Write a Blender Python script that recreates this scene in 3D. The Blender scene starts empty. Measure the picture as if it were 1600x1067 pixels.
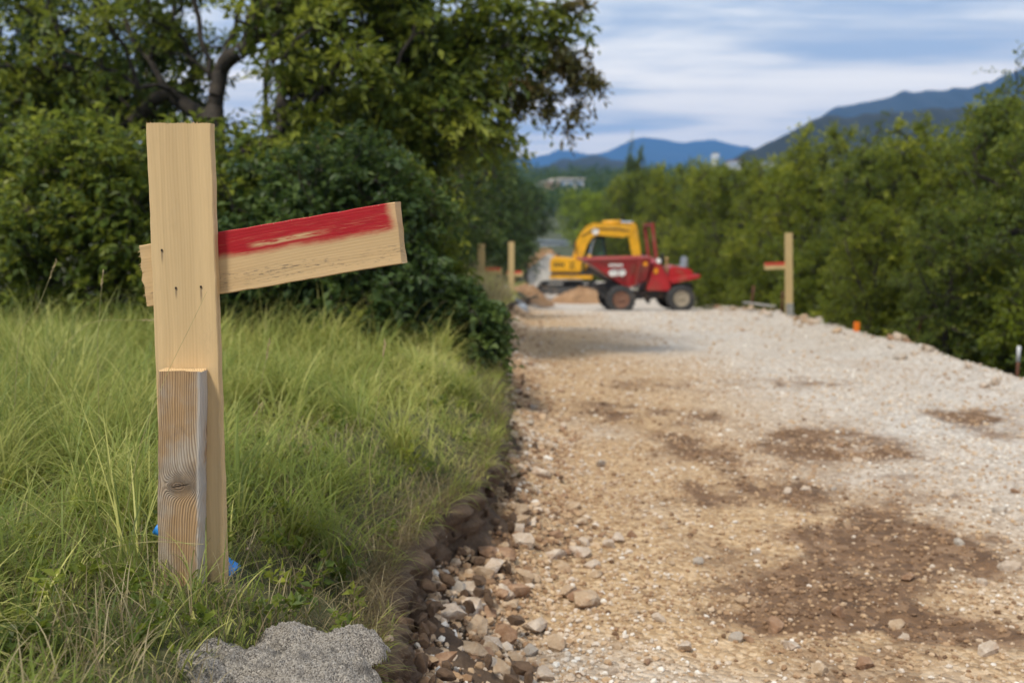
import bpy, bmesh, math
import numpy as np
from mathutils import Vector, Matrix

# ------------------------------------------------------------------ camera, sky, sun, exposure
SC = bpy.context.scene
COL = SC.collection
F = 1600 * 35.0 / 36.0                      # focal length in photo pixels
CAM = np.array([0.0, 0.0, 0.745])
PITCH = math.atan((533.5 - 362.0) / F)
cam_d = bpy.data.cameras.new('camera')
cam = bpy.data.objects.new('camera', cam_d); COL.objects.link(cam)
cam.location = CAM; cam.rotation_euler = (math.pi / 2 - PITCH, 0, 0)
cam_d.lens = 35; cam_d.sensor_width = 36; cam_d.sensor_fit = 'HORIZONTAL'
cam_d.clip_start = 0.05; cam_d.clip_end = 40000
cam_d.dof.use_dof = True; cam_d.dof.focus_distance = 2.04; cam_d.dof.aperture_fstop = 3.2
cam_d.dof.aperture_blades = 9
SC.camera = cam

SUN_EL, SUN_AZ = math.radians(57), math.radians(216)     # azimuth clockwise from +Y: behind and to the left
sun_dir = Vector((math.sin(SUN_AZ) * math.cos(SUN_EL), math.cos(SUN_AZ) * math.cos(SUN_EL), math.sin(SUN_EL)))
sd = bpy.data.lights.new('sun', 'SUN'); so = bpy.data.objects.new('sun', sd); COL.objects.link(so)
sd.energy = 2.3; sd.angle = math.radians(10); sd.color = (1.0, 0.92, 0.78)
so.rotation_euler = (-sun_dir).to_track_quat('-Z', 'Y').to_euler()

SKY_STRENGTH = 0.095
VS = SC.view_settings
VS.view_transform = 'Standard'; VS.look = 'None'; VS.gamma = 1.0; VS.exposure = 0.85
VS.use_curve_mapping = False
SC.cycles.use_denoising = True
SC.cycles.max_bounces = 6; SC.cycles.diffuse_bounces = 3; SC.cycles.transmission_bounces = 6
SC.cycles.volume_bounces = 0; SC.cycles.transparent_max_bounces = 8
SC.cycles.caustics_reflective = False; SC.cycles.caustics_refractive = False
SC.cycles.sample_clamp_indirect = 6


# ------------------------------------------------------------------ node expression helper
class NT:
    def __init__(s, tree): s.t = tree
    def node(s, typ, **kw):
        n = s.t.nodes.new(typ)
        for k, v in kw.items(): setattr(n, k, v)
        return n
    def link(s, a, b): s.t.links.new(a.s if isinstance(a, E) else a, b)
    def put(s, inp, v):
        if isinstance(v, E): s.t.links.new(v.s, inp)
        elif hasattr(v, 'is_output'): s.t.links.new(v, inp)
        elif isinstance(v, tuple) and len(v) == 3 and inp.type == 'RGBA': inp.default_value = (*v, 1)
        else: inp.default_value = v
    def m(s, op, a, b=None, c=None, clamp=False):
        n = s.node('ShaderNodeMath', operation=op, use_clamp=clamp)
        for i, v in enumerate((a, b, c)):
            if v is not None: s.put(n.inputs[i], v)
        return E(s, n.outputs[0])
    def sstep(s, x, lo, hi, a=0.0, b=1.0):
        n = s.node('ShaderNodeMapRange', interpolation_type='SMOOTHSTEP')
        for i, v in enumerate((x, lo, hi, a, b)): s.put(n.inputs[i], v)
        return E(s, n.outputs[0])
    def mix(s, f, a, b):
        n = s.node('ShaderNodeMix', data_type='RGBA')
        s.put(n.inputs[0], f); s.put(n.inputs[6], a); s.put(n.inputs[7], b)
        return E(s, n.outputs[2])
    def xyz(s, x=0.0, y=0.0, z=0.0):
        n = s.node('ShaderNodeCombineXYZ')
        for i, v in enumerate((x, y, z)): s.put(n.inputs[i], v)
        return E(s, n.outputs[0])
    def sep(s, v):
        n = s.node('ShaderNodeSeparateXYZ'); s.put(n.inputs[0], v)
        return [E(s, o) for o in n.outputs]
    def coord(s, kind='Object'):
        return E(s, s.node('ShaderNodeTexCoord').outputs[kind])
    def noise(s, vec, scale=5.0, detail=4.0, rough=0.55, dist=0.0, col=False):
        n = s.node('ShaderNodeTexNoise')
        if vec is not None: s.put(n.inputs['Vector'], vec)
        n.inputs['Scale'].default_value = scale; n.inputs['Detail'].default_value = detail
        n.inputs['Roughness'].default_value = rough; n.inputs['Distortion'].default_value = dist
        return E(s, n.outputs[1 if col else 0])
    def voro(s, vec, scale=5.0, out=0, feature='F1'):
        n = s.node('ShaderNodeTexVoronoi', feature=feature)
        if vec is not None: s.put(n.inputs['Vector'], vec)
        n.inputs['Scale'].default_value = scale
        return E(s, n.outputs[out])
    def attr(s, name, out='Fac'):
        return E(s, s.node('ShaderNodeAttribute', attribute_name=name).outputs[out])
    def ramp(s, f, stops):
        n = s.node('ShaderNodeValToRGB'); cr = n.color_ramp
        while len(cr.elements) < len(stops): cr.elements.new(0.5)
        for e, (p, c) in zip(cr.elements, stops): e.position = p; e.color = (*c, 1)
        s.put(n.inputs[0], f)
        return E(s, n.outputs[0])
    def bump(s, h, strength=0.5, dist=0.01):
        n = s.node('ShaderNodeBump'); n.inputs['Strength'].default_value = strength
        n.inputs['Distance'].default_value = dist; s.put(n.inputs['Height'], h)
        return E(s, n.outputs[0])

class E:
    def __init__(s, nt, sock): s.n = nt; s.s = sock
    def __add__(s, o): return s.n.m('ADD', s, o)
    __radd__ = __add__
    def __sub__(s, o): return s.n.m('SUBTRACT', s, o)
    def __rsub__(s, o): return s.n.m('SUBTRACT', o, s)
    def __mul__(s, o): return s.n.m('MULTIPLY', s, o)
    __rmul__ = __mul__
    def __truediv__(s, o): return s.n.m('DIVIDE', s, o)
    def __rtruediv__(s, o): return s.n.m('DIVIDE', o, s)
    def abs(s): return s.n.m('ABSOLUTE', s)
    def sin(s): return s.n.m('SINE', s)
    def pow(s, p): return s.n.m('POWER', s, p)


def new_mat(name):
    m = bpy.data.materials.new(name); m.use_nodes = True
    nt = NT(m.node_tree); b = m.node_tree.nodes['Principled BSDF']
    return m, nt, b

# ------------------------------------------------------------------ world: Nishita sky with layered cloud
W = bpy.data.worlds.new('World'); SC.world = W; W.use_nodes = True
wt = NT(W.node_tree)
bg = W.node_tree.nodes['Background']; bg.inputs['Strength'].default_value = SKY_STRENGTH
sky = wt.node('ShaderNodeTexSky', sky_type='NISHITA', sun_disc=False)
sky.sun_elevation = SUN_EL; sky.sun_rotation = SUN_AZ
sky.air_density = 1.0; sky.dust_density = 1.0; sky.ozone_density = 1.5
dx, dy, dz = wt.sep(wt.coord('Generated'))
dzp = wt.m('MAXIMUM', dz, 0.0) + 0.10
u, v = dx / dzp, dy / dzp
c1 = wt.noise(wt.xyz(u * 0.42 + v * 0.10, v * 0.80, 0.3), 1.0, 5, 0.55, 0.6)
c2 = wt.noise(wt.xyz(u * 0.36 + v * 0.10 + 7.1, v * 0.95, 1.7), 2.3, 6, 0.6, 0.5)
cover = wt.sstep(c1 * 0.75 + c2 * 0.45, 0.46, 0.65)
thick = wt.sstep(c2 * 0.75 + c1 * 0.35, 0.46, 0.68)
CW = 6.4
cloud = wt.mix(thick, (CW * 0.70, CW * 0.78, CW * 0.86), (CW * 1.22, CW * 1.20, CW * 1.12))
skyc = wt.mix(0.70, sky.outputs[0], (2.7, 3.3, 4.3))
low = wt.sstep(dz, 0.06, 0.24, 1.0, 0.0)
skyc = wt.mix(low * 0.6, skyc, (CW * 1.15, CW * 1.08, CW * 0.95))
cloud = wt.mix(low * 0.65, cloud, (CW * 2.45, CW * 2.02, CW * 1.42))
wt.put(bg.inputs['Color'], wt.mix(cover, skyc, cloud))


# ------------------------------------------------------------------ geometry helpers
RNG = np.random.default_rng(7)
RIGHT = np.array([1.0, 0, 0]); FWD = np.array([0, math.cos(PITCH), -math.sin(PITCH)])
UP = np.array([0, math.sin(PITCH), math.cos(PITCH)])

def at(px, py, Y):
    """point of a photo pixel's line of sight at forward distance Y"""
    r = FWD * F + RIGHT * (px - 800) + UP * (533.5 - py)
    return CAM + r * (Y / r[1])

def hash2(ix, iy, seed):
    h = (ix.astype(np.int64) * 374761393 + iy.astype(np.int64) * 668265263 + seed * 1442695041) & 0xFFFFFFFF
    h = ((h ^ (h >> 13)) * 1274126177) & 0xFFFFFFFF
    return ((h ^ (h >> 16)) & 0xFFFFFF) / float(0xFFFFFF)

def vnoise(x, y, seed=0):
    x = np.asarray(x, float); y = np.asarray(y, float)
    ix, iy = np.floor(x), np.floor(y); fx, fy = x - ix, y - iy
    fx = fx * fx * (3 - 2 * fx); fy = fy * fy * (3 - 2 * fy)
    a, b = hash2(ix, iy, seed), hash2(ix + 1, iy, seed)
    c, d = hash2(ix, iy + 1, seed), hash2(ix + 1, iy + 1, seed)
    return (a + (b - a) * fx) * (1 - fy) + (c + (d - c) * fx) * fy

def fbm(x, y, seed=0, octv=4):
    s, amp, tot = 0, 1.0, 0
    for o in range(octv):
        s = s + amp * (vnoise(x * 2 ** o + 13.7 * o, y * 2 ** o + 5.1 * o, seed + o) - 0.5); tot += amp; amp *= 0.5
    return s / tot * 2

def smooth(x, a, b):
    t = np.clip((np.asarray(x, float) - a) / (b - a), 0, 1); return t * t * (3 - 2 * t)

def raw_mesh(name, verts, faces, mats=(), attrs=None, shade=False):
    """verts (N,3); faces: (M,k) array or list of such arrays"""
    if not isinstance(faces, list): faces = [faces]
    me = bpy.data.meshes.new(name)
    verts = np.asarray(verts, np.float32)
    me.vertices.add(len(verts)); me.vertices.foreach_set('co', verts.ravel())
    loops = np.concatenate([np.asarray(f).ravel() for f in faces]).astype(np.int32)
    sizes = np.concatenate([np.full(len(f), np.asarray(f).shape[1]) for f in faces]).astype(np.int32)
    starts = np.concatenate([[0], np.cumsum(sizes)[:-1]]).astype(np.int32)
    me.loops.add(len(loops)); me.loops.foreach_set('vertex_index', loops)
    me.polygons.add(len(sizes)); me.polygons.foreach_set('loop_start', starts)
    me.polygons.foreach_set('loop_total', sizes)
    me.polygons.foreach_set('use_smooth', np.full(len(sizes), bool(shade)))
    for k, a in (attrs or {}).items():
        at_ = me.attributes.new(k, 'FLOAT', 'POINT'); at_.data.foreach_set('value', np.asarray(a, np.float32))
    for m in mats: me.materials.append(m)
    me.update(calc_edges=True); me.validate()
    return me

def link(name, me, parent=None, loc=None, rot=None):
    o = bpy.data.objects.new(name, me); COL.objects.link(o)
    if parent is not None: o.parent = parent
    if loc is not None: o.location = loc
    if rot is not None: o.rotation_euler = rot
    return o

def tag(o, label=None, cat=None, group=None, kind=None):
    if label: o['label'] = label
    if cat: o['category'] = cat
    if group: o['group'] = group
    if kind: o['kind'] = kind
    return o

def empty(name, loc, rz=0.0):
    o = link(name, None, None, loc, (0, 0, rz)); o.empty_display_size = 0.2
    return o

def copy_tree(o, parent=None):
    c = o.copy(); COL.objects.link(c); c.parent = parent
    for ch in list(o.children): copy_tree(ch, c)
    return c

def bm_mesh(name, bm, mat, smooth_=False):
    me = bpy.data.meshes.new(name); bm.to_mesh(me); bm.free()
    if mat: me.materials.append(mat)
    if smooth_: me.polygons.foreach_set('use_smooth', np.ones(len(me.polygons), bool))
    return me

def prism(poly, y0, y1, bevel=0.0, bm=None, segs=2):
    """polygon in (x, z), extruded from y0 to y1"""
    own = bmesh.new()
    a = [own.verts.new((p[0], y0, p[1])) for p in poly]
    b = [own.verts.new((p[0], y1, p[1])) for p in poly]
    n = len(poly)
    own.faces.new(a); own.faces.new(b[::-1])
    for i in range(n): own.faces.new((a[i], b[i], b[(i + 1) % n], a[(i + 1) % n])[::-1])
    bmesh.ops.recalc_face_normals(own, faces=own.faces)
    if bevel: bmesh.ops.bevel(own, geom=list(own.edges), offset=bevel, segments=segs, affect='EDGES', clamp_overlap=True)
    return join(bm, own)

def join(bm, own):
    if bm is None: return own
    me = bpy.data.meshes.new('tmp'); own.to_mesh(me); own.free(); bm.from_mesh(me); bpy.data.meshes.remove(me)
    return bm

def box(c, s, bevel=0.0, bm=None, rot=None):
    own = bmesh.new(); bmesh.ops.create_cube(own, size=1)
    bmesh.ops.scale(own, vec=s, verts=own.verts)
    if bevel: bmesh.ops.bevel(own, geom=list(own.edges), offset=bevel, segments=2, affect='EDGES', clamp_overlap=True)
    if rot: bmesh.ops.rotate(own, cent=(0, 0, 0), matrix=rot, verts=own.verts)
    bmesh.ops.translate(own, vec=c, verts=own.verts)
    return join(bm, own)

def tube(pts, rad, n=8, bm=None, caps=True):
    own = bmesh.new(); pts = [Vector(p) for p in pts]
    rad = rad if hasattr(rad, '__len__') else [rad] * len(pts)
    rings = []
    for i, p in enumerate(pts):
        d = (pts[min(i + 1, len(pts) - 1)] - pts[max(i - 1, 0)]).normalized()
        a = d.orthogonal().normalized() if i == 0 else (a - d * a.dot(d)).normalized()
        b = d.cross(a)
        rings.append([own.verts.new(p + (a * math.cos(t) + b * math.sin(t)) * rad[i]) for t in np.linspace(0, 2 * math.pi, n, endpoint=False)])
    for r0, r1 in zip(rings, rings[1:]):
        for i in range(n): own.faces.new((r0[i], r0[(i + 1) % n], r1[(i + 1) % n], r1[i]))
    if caps: own.faces.new(rings[0][::-1]); own.faces.new(rings[-1])
    return join(bm, own)

def lathe(prof, n=24, axis='Z', bm=None, loc=(0, 0, 0)):
    """profile of (radius, height)"""
    own = bmesh.new(); rings = []
    for r, h in prof:
        ring = []
        for t in np.linspace(0, 2 * math.pi, n, endpoint=False):
            p = (r * math.cos(t), r * math.sin(t), h)
            if axis == 'Y': p = (p[0], p[2], p[1])
            if axis == 'X': p = (p[2], p[0], p[1])
            ring.append(own.verts.new(Vector(p) + Vector(loc)))
        rings.append(ring)
    for r0, r1 in zip(rings, rings[1:]):
        for i in range(n): own.faces.new((r0[i], r0[(i + 1) % n], r1[(i + 1) % n], r1[i]))
    own.faces.new(rings[0][::-1]); own.faces.new(rings[-1])
    bmesh.ops.remove_doubles(own, verts=own.verts, dist=1e-5)
    bmesh.ops.recalc_face_normals(own, faces=own.faces)
    return join(bm, own)

# ------------------------------------------------------------------ terrain functions
PY = np.array([-8, 0, 6, 9, 12, 16, 20, 26, 30, 45, 60, 90, 140])
PD = np.array([1.25, 1.25, 1.25, 1.262, 1.30, 1.40, 1.62, 2.05, 2.27, 2.80, 3.1, 3.5, 3.8])
_yy = np.linspace(-8, 140, 1500); _dd = np.interp(_yy, PY, PD)
_k = np.hanning(31); _k /= _k.sum(); _dd = np.convolve(np.pad(_dd, 15, 'edge'), _k, 'valid')
def zroad(y): return CAM[2] - np.interp(y, _yy, _dd)
def xl(y):
    b = np.interp(y, [-8, 2.2, 2.64, 3.1, 3.6, 4.1, 5.0, 7, 12, 20, 28, 35, 45, 62], [-.28, -.30, -.325, -.275, -.15, -.07, -.08, -.12, -.15, 0, .4, .9, .8, .0])
    return b + 0.055 * fbm(np.asarray(y) * 1.9, 0.5, 3) + 0.030 * fbm(np.asarray(y) * 8, 0.5, 4)
def xr(y):
    b = np.interp(y, [-8, 8, 12, 16, 21, 28, 35, 45, 62], [4.1, 4.2, 4.3, 4.55, 4.9, 6.0, 7.0, 7.2, 7.2])
    return b + 0.10 * fbm(np.asarray(y) * 0.8, 2.5, 5)
def zverge(x, y):
    x = np.asarray(x, float); y = np.asarray(y, float)
    h = np.interp(y, [-8, 8, 16, 21, 35, 62], [.505, .505, .45, .42, .5, .4])
    base = zroad(y) + h
    d = xl(y) - x
    base = base - 0.19 * smooth(d, 0.38, 0.0) + 0.05 * np.maximum(d - 3, 0)
    return base + 0.025 * fbm(x * 1.3, y * 1.3, 11) + 0.010 * fbm(x * 5, y * 5, 12)
def zright(x, y):
    """slope falling away beyond the right edge"""
    d = np.asarray(x, float) - xr(y)
    return zroad(y) - 0.06 + 0.02 - 1.9 * smooth(d, 0.25, 4.5) - 0.03 * np.maximum(d - 4, 0)
def berm(x, y):
    d = np.asarray(x, float) - xr(y)
    n = 0.6 + 0.6 * fbm(np.asarray(y) * 1.1, 9.5, 6)
    return 0.13 * np.clip(n, 0.15, 1.3) * np.exp(-((d + 0.12) / 0.28) ** 2)
def zroadsurf(x, y):
    x = np.asarray(x, float); y = np.asarray(y, float)
    near = np.exp(-np.maximum(y - 3, 0) / 9)
    z = zroad(y) + 0.022 * fbm(x * 1.1, y * 0.9, 21) + 0.012 * fbm(x * 4.2, y * 4.2, 22) + 0.006 * near * fbm(x * 17, y * 17, 23, 3)
    dl = x - xl(y)
    z = z + (0.10 + 0.05 * fbm(x * 6, y * 5, 24)) * smooth(dl, 0.42, 0.02)         # rubble toe of the bank
    z = z + 0.022 * damp(x, y) * (fbm(x * 9, y * 9, 25, 3) - 0.25) * near
    return z + berm(x, y)
def foot_z(x, y):
    """top of the ground at the foot of the bank: road surface or the bank's lower slope"""
    x = np.asarray(x, float); y = np.asarray(y, float)
    u = x - xl(y); nr = 0.16 * smooth(y, 3.5, 2.8)
    zt = zverge(xl(y) - 0.05, y); zb_ = zroadsurf(xl(y) + 0.2, y) - 0.06
    a, b_, c = 0.5 * nr, 0.07 + 0.75 * nr, 0.22 + nr
    f = np.where(u < b_, 0.5 + 0.25 * (u - a) / (b_ - a), 0.75 + 0.25 * (u - b_) / (c - b_))
    z = zt + (zb_ - zt) * np.clip(f, 0.45, 1.15)
    return np.where(u < c + 0.05, np.maximum(zroadsurf(x, y), z), zroadsurf(x, y))
def ground_z(x, y):
    x = np.asarray(x, float); y = np.asarray(y, float)
    zl = zverge(x, y) - 0.10; zm = zroad(y) - 0.14; zr_ = zright(x, y)
    z = np.where(x < xl(y) - 0.75, zl, np.where(x > xr(y) + 0.1, np.minimum(zr_, zm), zm))
    r = np.hypot(x, y)
    far = np.interp(y, [70, 150, 250, 420, 700, 1500], [-2.9, 0.5, 8.5, 22, 10, 0.0])
    far = far * smooth(y, 60, 130) - 4.0 * (1 - smooth(y, 60, 130))
    w = np.maximum(smooth(y, 58, 110), smooth(np.abs(x), 45, 120)); w = np.maximum(w, smooth(-y, 10, 40))
    return z * (1 - w) + far * w

def grid_mesh(name, X, Y, Z, mats, attrs=None, shade=True):
    r, c = X.shape
    V = np.stack([X, Y, Z], -1).reshape(-1, 3)
    i = np.arange(r * c).reshape(r, c)
    fa = np.stack([i[:-1, :-1], i[:-1, 1:], i[1:, 1:], i[1:, :-1]], -1).reshape(-1, 4)
    return raw_mesh(name, V, fa, mats, attrs, shade)

# where the road is damp brown earth (own stains of the surface)
BLOBS = [(990, 648, 120, 22, .9), (1150, 765, 110, 48, 1.15), (1010, 600, 90, 18, .5), (1310, 690, 150, 40, .5), (1540, 650, 90, 16, .7),
         (1230, 965, 150, 45, 1.1), (1420, 850, 150, 40, .7), (1490, 780, 150, 60, .5), (870, 850, 60, 70, .5), (1370, 930, 130, 30, .45),
         (1500, 1010, 140, 45, .7), (760, 930, 50, 100, .9), (830, 640, 40, 60, .35), (1240, 600, 120, 20, .4), (1120, 700, 90, 30, .5), (940, 560, 130, 14, .3)]
_bl = []
for px, py, sx, sy, a in BLOBS:
    yy = 1.25 * F / (py - 362.0)
    for _ in range(3): yy = (CAM[2] - zroad(yy)) * F / (py - 362.0)
    _bl.append(((px - 800) / F * yy, yy, sx / F * yy, sy / F * yy * yy / 1.25 * 0.8, a))
def damp(x, y):
    s = 0.0
    for bx, by, sx, sy, a in _bl:
        s = s + a * np.exp(-(((x - bx) / sx) ** 2 + ((y - by) / sy) ** 2))
    n = fbm(x * 2.3 + 3, y * 1.8, 31, 5)
    n2 = fbm(x * 9, y * 7, 36, 4)
    s = s * 0.85 + 0.62 * smooth(x, 0.35, 1.1) * smooth(y, 7.5, 4.2) * smooth(fbm(x * 0.9 + 0.5 * y, y * 1.6, 38, 3), -0.25, 0.45)
    return np.clip(s * (0.82 + 1.25 * n + 1.1 * n2) + 0.3 * np.clip(n - 0.1, 0, 1), 0, 1)
def pale(x, y):
    w = smooth(x + 0.05 * y + 0.6 * fbm(x * 0.7, y * 0.5, 33), 1.1, 3.0) * 0.9
    w = w + 0.5 * smooth(fbm(x * 1.1 + 5, y * 0.8, 34, 4), 0.1, 0.6)
    return np.clip(w, 0, 1)

# ------------------------------------------------------------------ materials
def mat_plain(name, col, rough=0.6, metal=0.0, var=0.25, scale=8.0, dirt=None, bump=0.0, spec=None):
    m, nt, b = new_mat(name)
    co = nt.coord('Object')
    n = nt.noise(co, scale, 5, 0.6)
    c = nt.mix(nt.sstep(n, 0.3, 0.72), tuple(x * (1 - var) for x in col), tuple(min(1, x * (1 + var)) for x in col))
    if dirt:
        n2 = nt.noise(co, scale * 0.6, 6, 0.65, 0.3)
        c = nt.mix(nt.sstep(n2, dirt[1], dirt[1] + 0.2) * dirt[2], c, dirt[0])
    nt.put(b.inputs['Base Color'], c)
    nt.put(b.inputs['Roughness'], nt.sstep(n, 0.2, 0.8, rough - 0.08, min(1, rough + 0.1)))
    b.inputs['Metallic'].default_value = metal
    if spec is not None: b.inputs['Specular IOR Level'].default_value = spec
    if bump: nt.put(b.inputs['Normal'], nt.bump(nt.noise(co, scale * 12, 4, 0.6), 0.5, bump))
    return m

def mat_leaf(name, dark, mid, light, trans=0.35):
    m, nt, b = new_mat(name)
    t = nt.attr('tint')
    c = nt.ramp(t, [(0.0, dark), (0.5, mid), (0.85, light), (1.0, tuple(min(1, x * 1.25) for x in light))])
    nt.put(b.inputs['Base Color'], c); b.inputs['Roughness'].default_value = 0.5
    b.inputs['Specular IOR Level'].default_value = 0.35
    tr = nt.node('ShaderNodeBsdfTranslucent')
    nt.put(tr.inputs[0], nt.mix(0.5, c, tuple(min(1, x * 1.6) for x in light)))
    mx = nt.node('ShaderNodeMixShader'); mx.inputs[0].default_value = trans
    nt.link(b.outputs[0], mx.inputs[1]); nt.link(tr.outputs[0], mx.inputs[2])
    nt.link(mx.outputs[0], nt.t.nodes['Material Output'].inputs['Surface'])
    return m

M_LEAF_OAK = mat_leaf('leaf_oak', (.028, .052, .010), (.085, .132, .018), (.29, .32, .045), 0.44)
M_LEAF_DARK = mat_leaf('leaf_dark', (.022, .044, .012), (.050, .090, .022), (.110, .160, .036), 0.36)
M_LEAF_BROWN = mat_leaf('leaf_brown', (.045, .06, .014), (.105, .105, .028), (.19, .135, .045), 0.42)
M_LEAF_ACACIA = mat_leaf('leaf_acacia', (.042, .068, .007), (.130, .175, .013), (.31, .325, .028), 0.43)
M_LEAF_BRIGHT = mat_leaf('leaf_bright', (.09, .135, .010), (.19, .26, .016), (.34, .40, .03), 0.45)
M_LEAF_BLUE = mat_leaf('leaf_far', (.026, .052, .014), (.055, .095, .022), (.110, .155, .032), 0.32)
M_GRASS = mat_leaf('grass', (.055, .090, .012), (.175, .235, .036), (.48, .47, .15), 0.42)
M_STRAW = mat_leaf('straw', (.10, .075, .040), (.21, .165, .085), (.40, .34, .19), 0.3)
M_BARK = mat_plain('bark', (.055, .045, .036), 0.9, 0, 0.45, 14, bump=0.01)

def mat_soil(name, a, b_, c, scale=6.0):
    m, nt, b = new_mat(name); co = nt.coord('Object')
    n = nt.noise(co, scale, 7, 0.62); n2 = nt.noise(co, scale * 9, 5, 0.7)
    col = nt.ramp(n * 0.7 + n2 * 0.3, [(0.32, a), (0.52, b_), (0.72, c)])
    nt.put(b.inputs['Base Color'], col); b.inputs['Roughness'].default_value = 0.95
    nt.put(b.inputs['Normal'], nt.bump(n2, 0.8, 0.012))
    return m
M_SOIL = mat_soil('bank_soil', (.045, .028, .017), (.105, .066, .040), (.20, .135, .085), 9)
M_TURF = mat_soil('turf', (.045, .042, .020), (.075, .078, .028), (.14, .120, .060), 5)
M_GROUND = mat_soil('ground_cover', (.025, .035, .014), (.045, .055, .020), (.085, .085, .035), 0.8)
M_EARTH = mat_soil('earth_heap', (.16, .090, .045), (.30, .175, .090), (.44, .29, .17), 2.5)
M_PALEHEAP = mat_soil('pale_heap', (.26, .245, .22), (.38, .36, .33), (.50, .48, .44), 3)

def mat_road():
    m, nt, b = new_mat('road_gravel'); co = nt.coord('Object')
    d = nt.attr('damp'); p = nt.attr('pale')
    vd = nt.voro(co, 55.0, 1); vv = nt.sep(vd)[0]
    vd2 = nt.sep(nt.voro(co, 22.0, 1))[1]
    n = nt.noise(co, 2.2, 7, 0.65)
    tan = nt.ramp(vv * 0.55 + n * 0.45, [(0.15, (.24, .145, .070)), (0.5, (.42, .28, .150)), (0.8, (.57, .42, .265)), (0.97, (.68, .58, .46))])
    grey = nt.ramp(vv * 0.6 + n * 0.4, [(0.15, (.29, .25, .21)), (0.5, (.47, .42, .37)), (0.9, (.66, .62, .57))])
    brown = nt.ramp(vd2 * 0.4 + n * 0.6, [(0.2, (.085, .045, .022)), (0.55, (.17, .095, .048)), (0.9, (.33, .215, .13))])
    c = nt.mix(p, tan, grey)
    fine = nt.noise(co, 9, 5, 0.7)
    c = nt.mix(nt.sstep(d + fine * 0.5, 0.35, 0.95), c, brown)
    nt.put(b.inputs['Base Color'], c); b.inputs['Roughness'].default_value = 0.92
    h = nt.voro(co, 55.0, 0) * -0.6 + nt.voro(co, 22.0, 0) * -0.7 + nt.noise(co, 90, 3, 0.6) * 0.4
    nt.put(b.inputs['Normal'], nt.bump(h, 0.9, 0.018))
    return m
M_ROAD = mat_road()

def mat_stone(name):
    m, nt, b = new_mat(name); co = nt.coord('Object')
    t = nt.attr('tint')
    c = nt.ramp(t, [(0.0, (.13, .072, .038)), (0.25, (.29, .175, .095)), (0.5, (.45, .31, .185)), (0.75, (.54, .45, .36)), (1.0, (.68, .64, .58))])
    n = nt.noise(nt.coord('Generated'), 5, 6, 0.65)
    c = nt.mix(nt.sstep(n, 0.50, 0.75) * 0.6, c, (.26, .15, .08))
    nt.put(b.inputs['Base Color'], c); b.inputs['Roughness'].default_value = 0.9
    nt.put(b.inputs['Normal'], nt.bump(nt.noise(co, 120, 4, 0.6), 0.5, 0.004))
    return m
M_GRAVEL = mat_stone('gravel_stone')

def mat_rock(name, a, b_, dirtc):
    m, nt, b = new_mat(name); co = nt.coord('Object')
    n = nt.noise(co, 1.6, 6, 0.6); n2 = nt.noise(co, 0.9, 6, 0.65, 0.5)
    c = nt.mix(nt.sstep(n, 0.35, 0.7), a, b_)
    c = nt.mix(nt.sstep(n2, 0.46, 0.64) * 0.85, c, dirtc)
    nt.put(b.inputs['Base Color'], c); b.inputs['Roughness'].default_value = 0.92
    nt.put(b.inputs['Normal'], nt.bump(nt.noise(co, 6, 5, 0.65), 0.5, 0.03))
    return m
M_ROCKS = [mat_rock('rock_white', (.44, .345, .26), (.61, .52, .43), (.34, .20, .115)),
           mat_rock('rock_tan', (.38, .265, .165), (.54, .42, .30), (.28, .155, .080)),
           mat_rock('rock_rust', (.26, .145, .080), (.40, .26, .165), (.17, .090, .045)),
           mat_rock('rock_grey', (.34, .29, .24), (.48, .43, .37), (.30, .19, .11))]

# ------------------------------------------------------------------ the setting: ground, road, bank, verge
def spaced(a, b, d0, growth):
    out = [a]; d = d0
    while out[-1] < b: out.append(out[-1] + d); d *= growth
    out[-1] = b
    return np.array(out)

gx = np.concatenate([-spaced(0.4, 6200, 0.35, 1.07)[::-1], np.linspace(-0.2, 4.0, 18), 4.0 + spaced(0.2, 6200, 0.3, 1.07)])
gy = np.concatenate([-spaced(0.5, 6200, 0.6, 1.10)[::-1], spaced(0.0, 6200, 0.45, 1.035)])
GX, GY = np.meshgrid(gx, gy)
GZ = ground_z(GX, GY)
tag(link('ground', grid_mesh('ground', GX, GY, GZ, [M_GROUND])), kind='structure')

ry = np.concatenate([np.linspace(-7, 1.6, 40), spaced(1.63, 63, 0.022, 1.0085)])
t = np.linspace(0, 1, 190)[None, :]
RY = np.repeat(ry[:, None], 190, 1)
x0 = (xl(ry) - 0.02)[:, None]; x1 = (xr(ry) + 0.45)[:, None]
RX = x0 + (x1 - x0) * t ** 1.25
RZ = zroadsurf(RX, RY)
RZ -= 0.22 * smooth(RX - xr(RY), 0.0, 0.45)
road = link('road', grid_mesh('road', RX, RY, RZ, [M_ROAD], {'damp': damp(RX, RY).ravel(), 'pale': pale(RX, RY).ravel()}))
tag(road, kind='structure')

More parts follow.
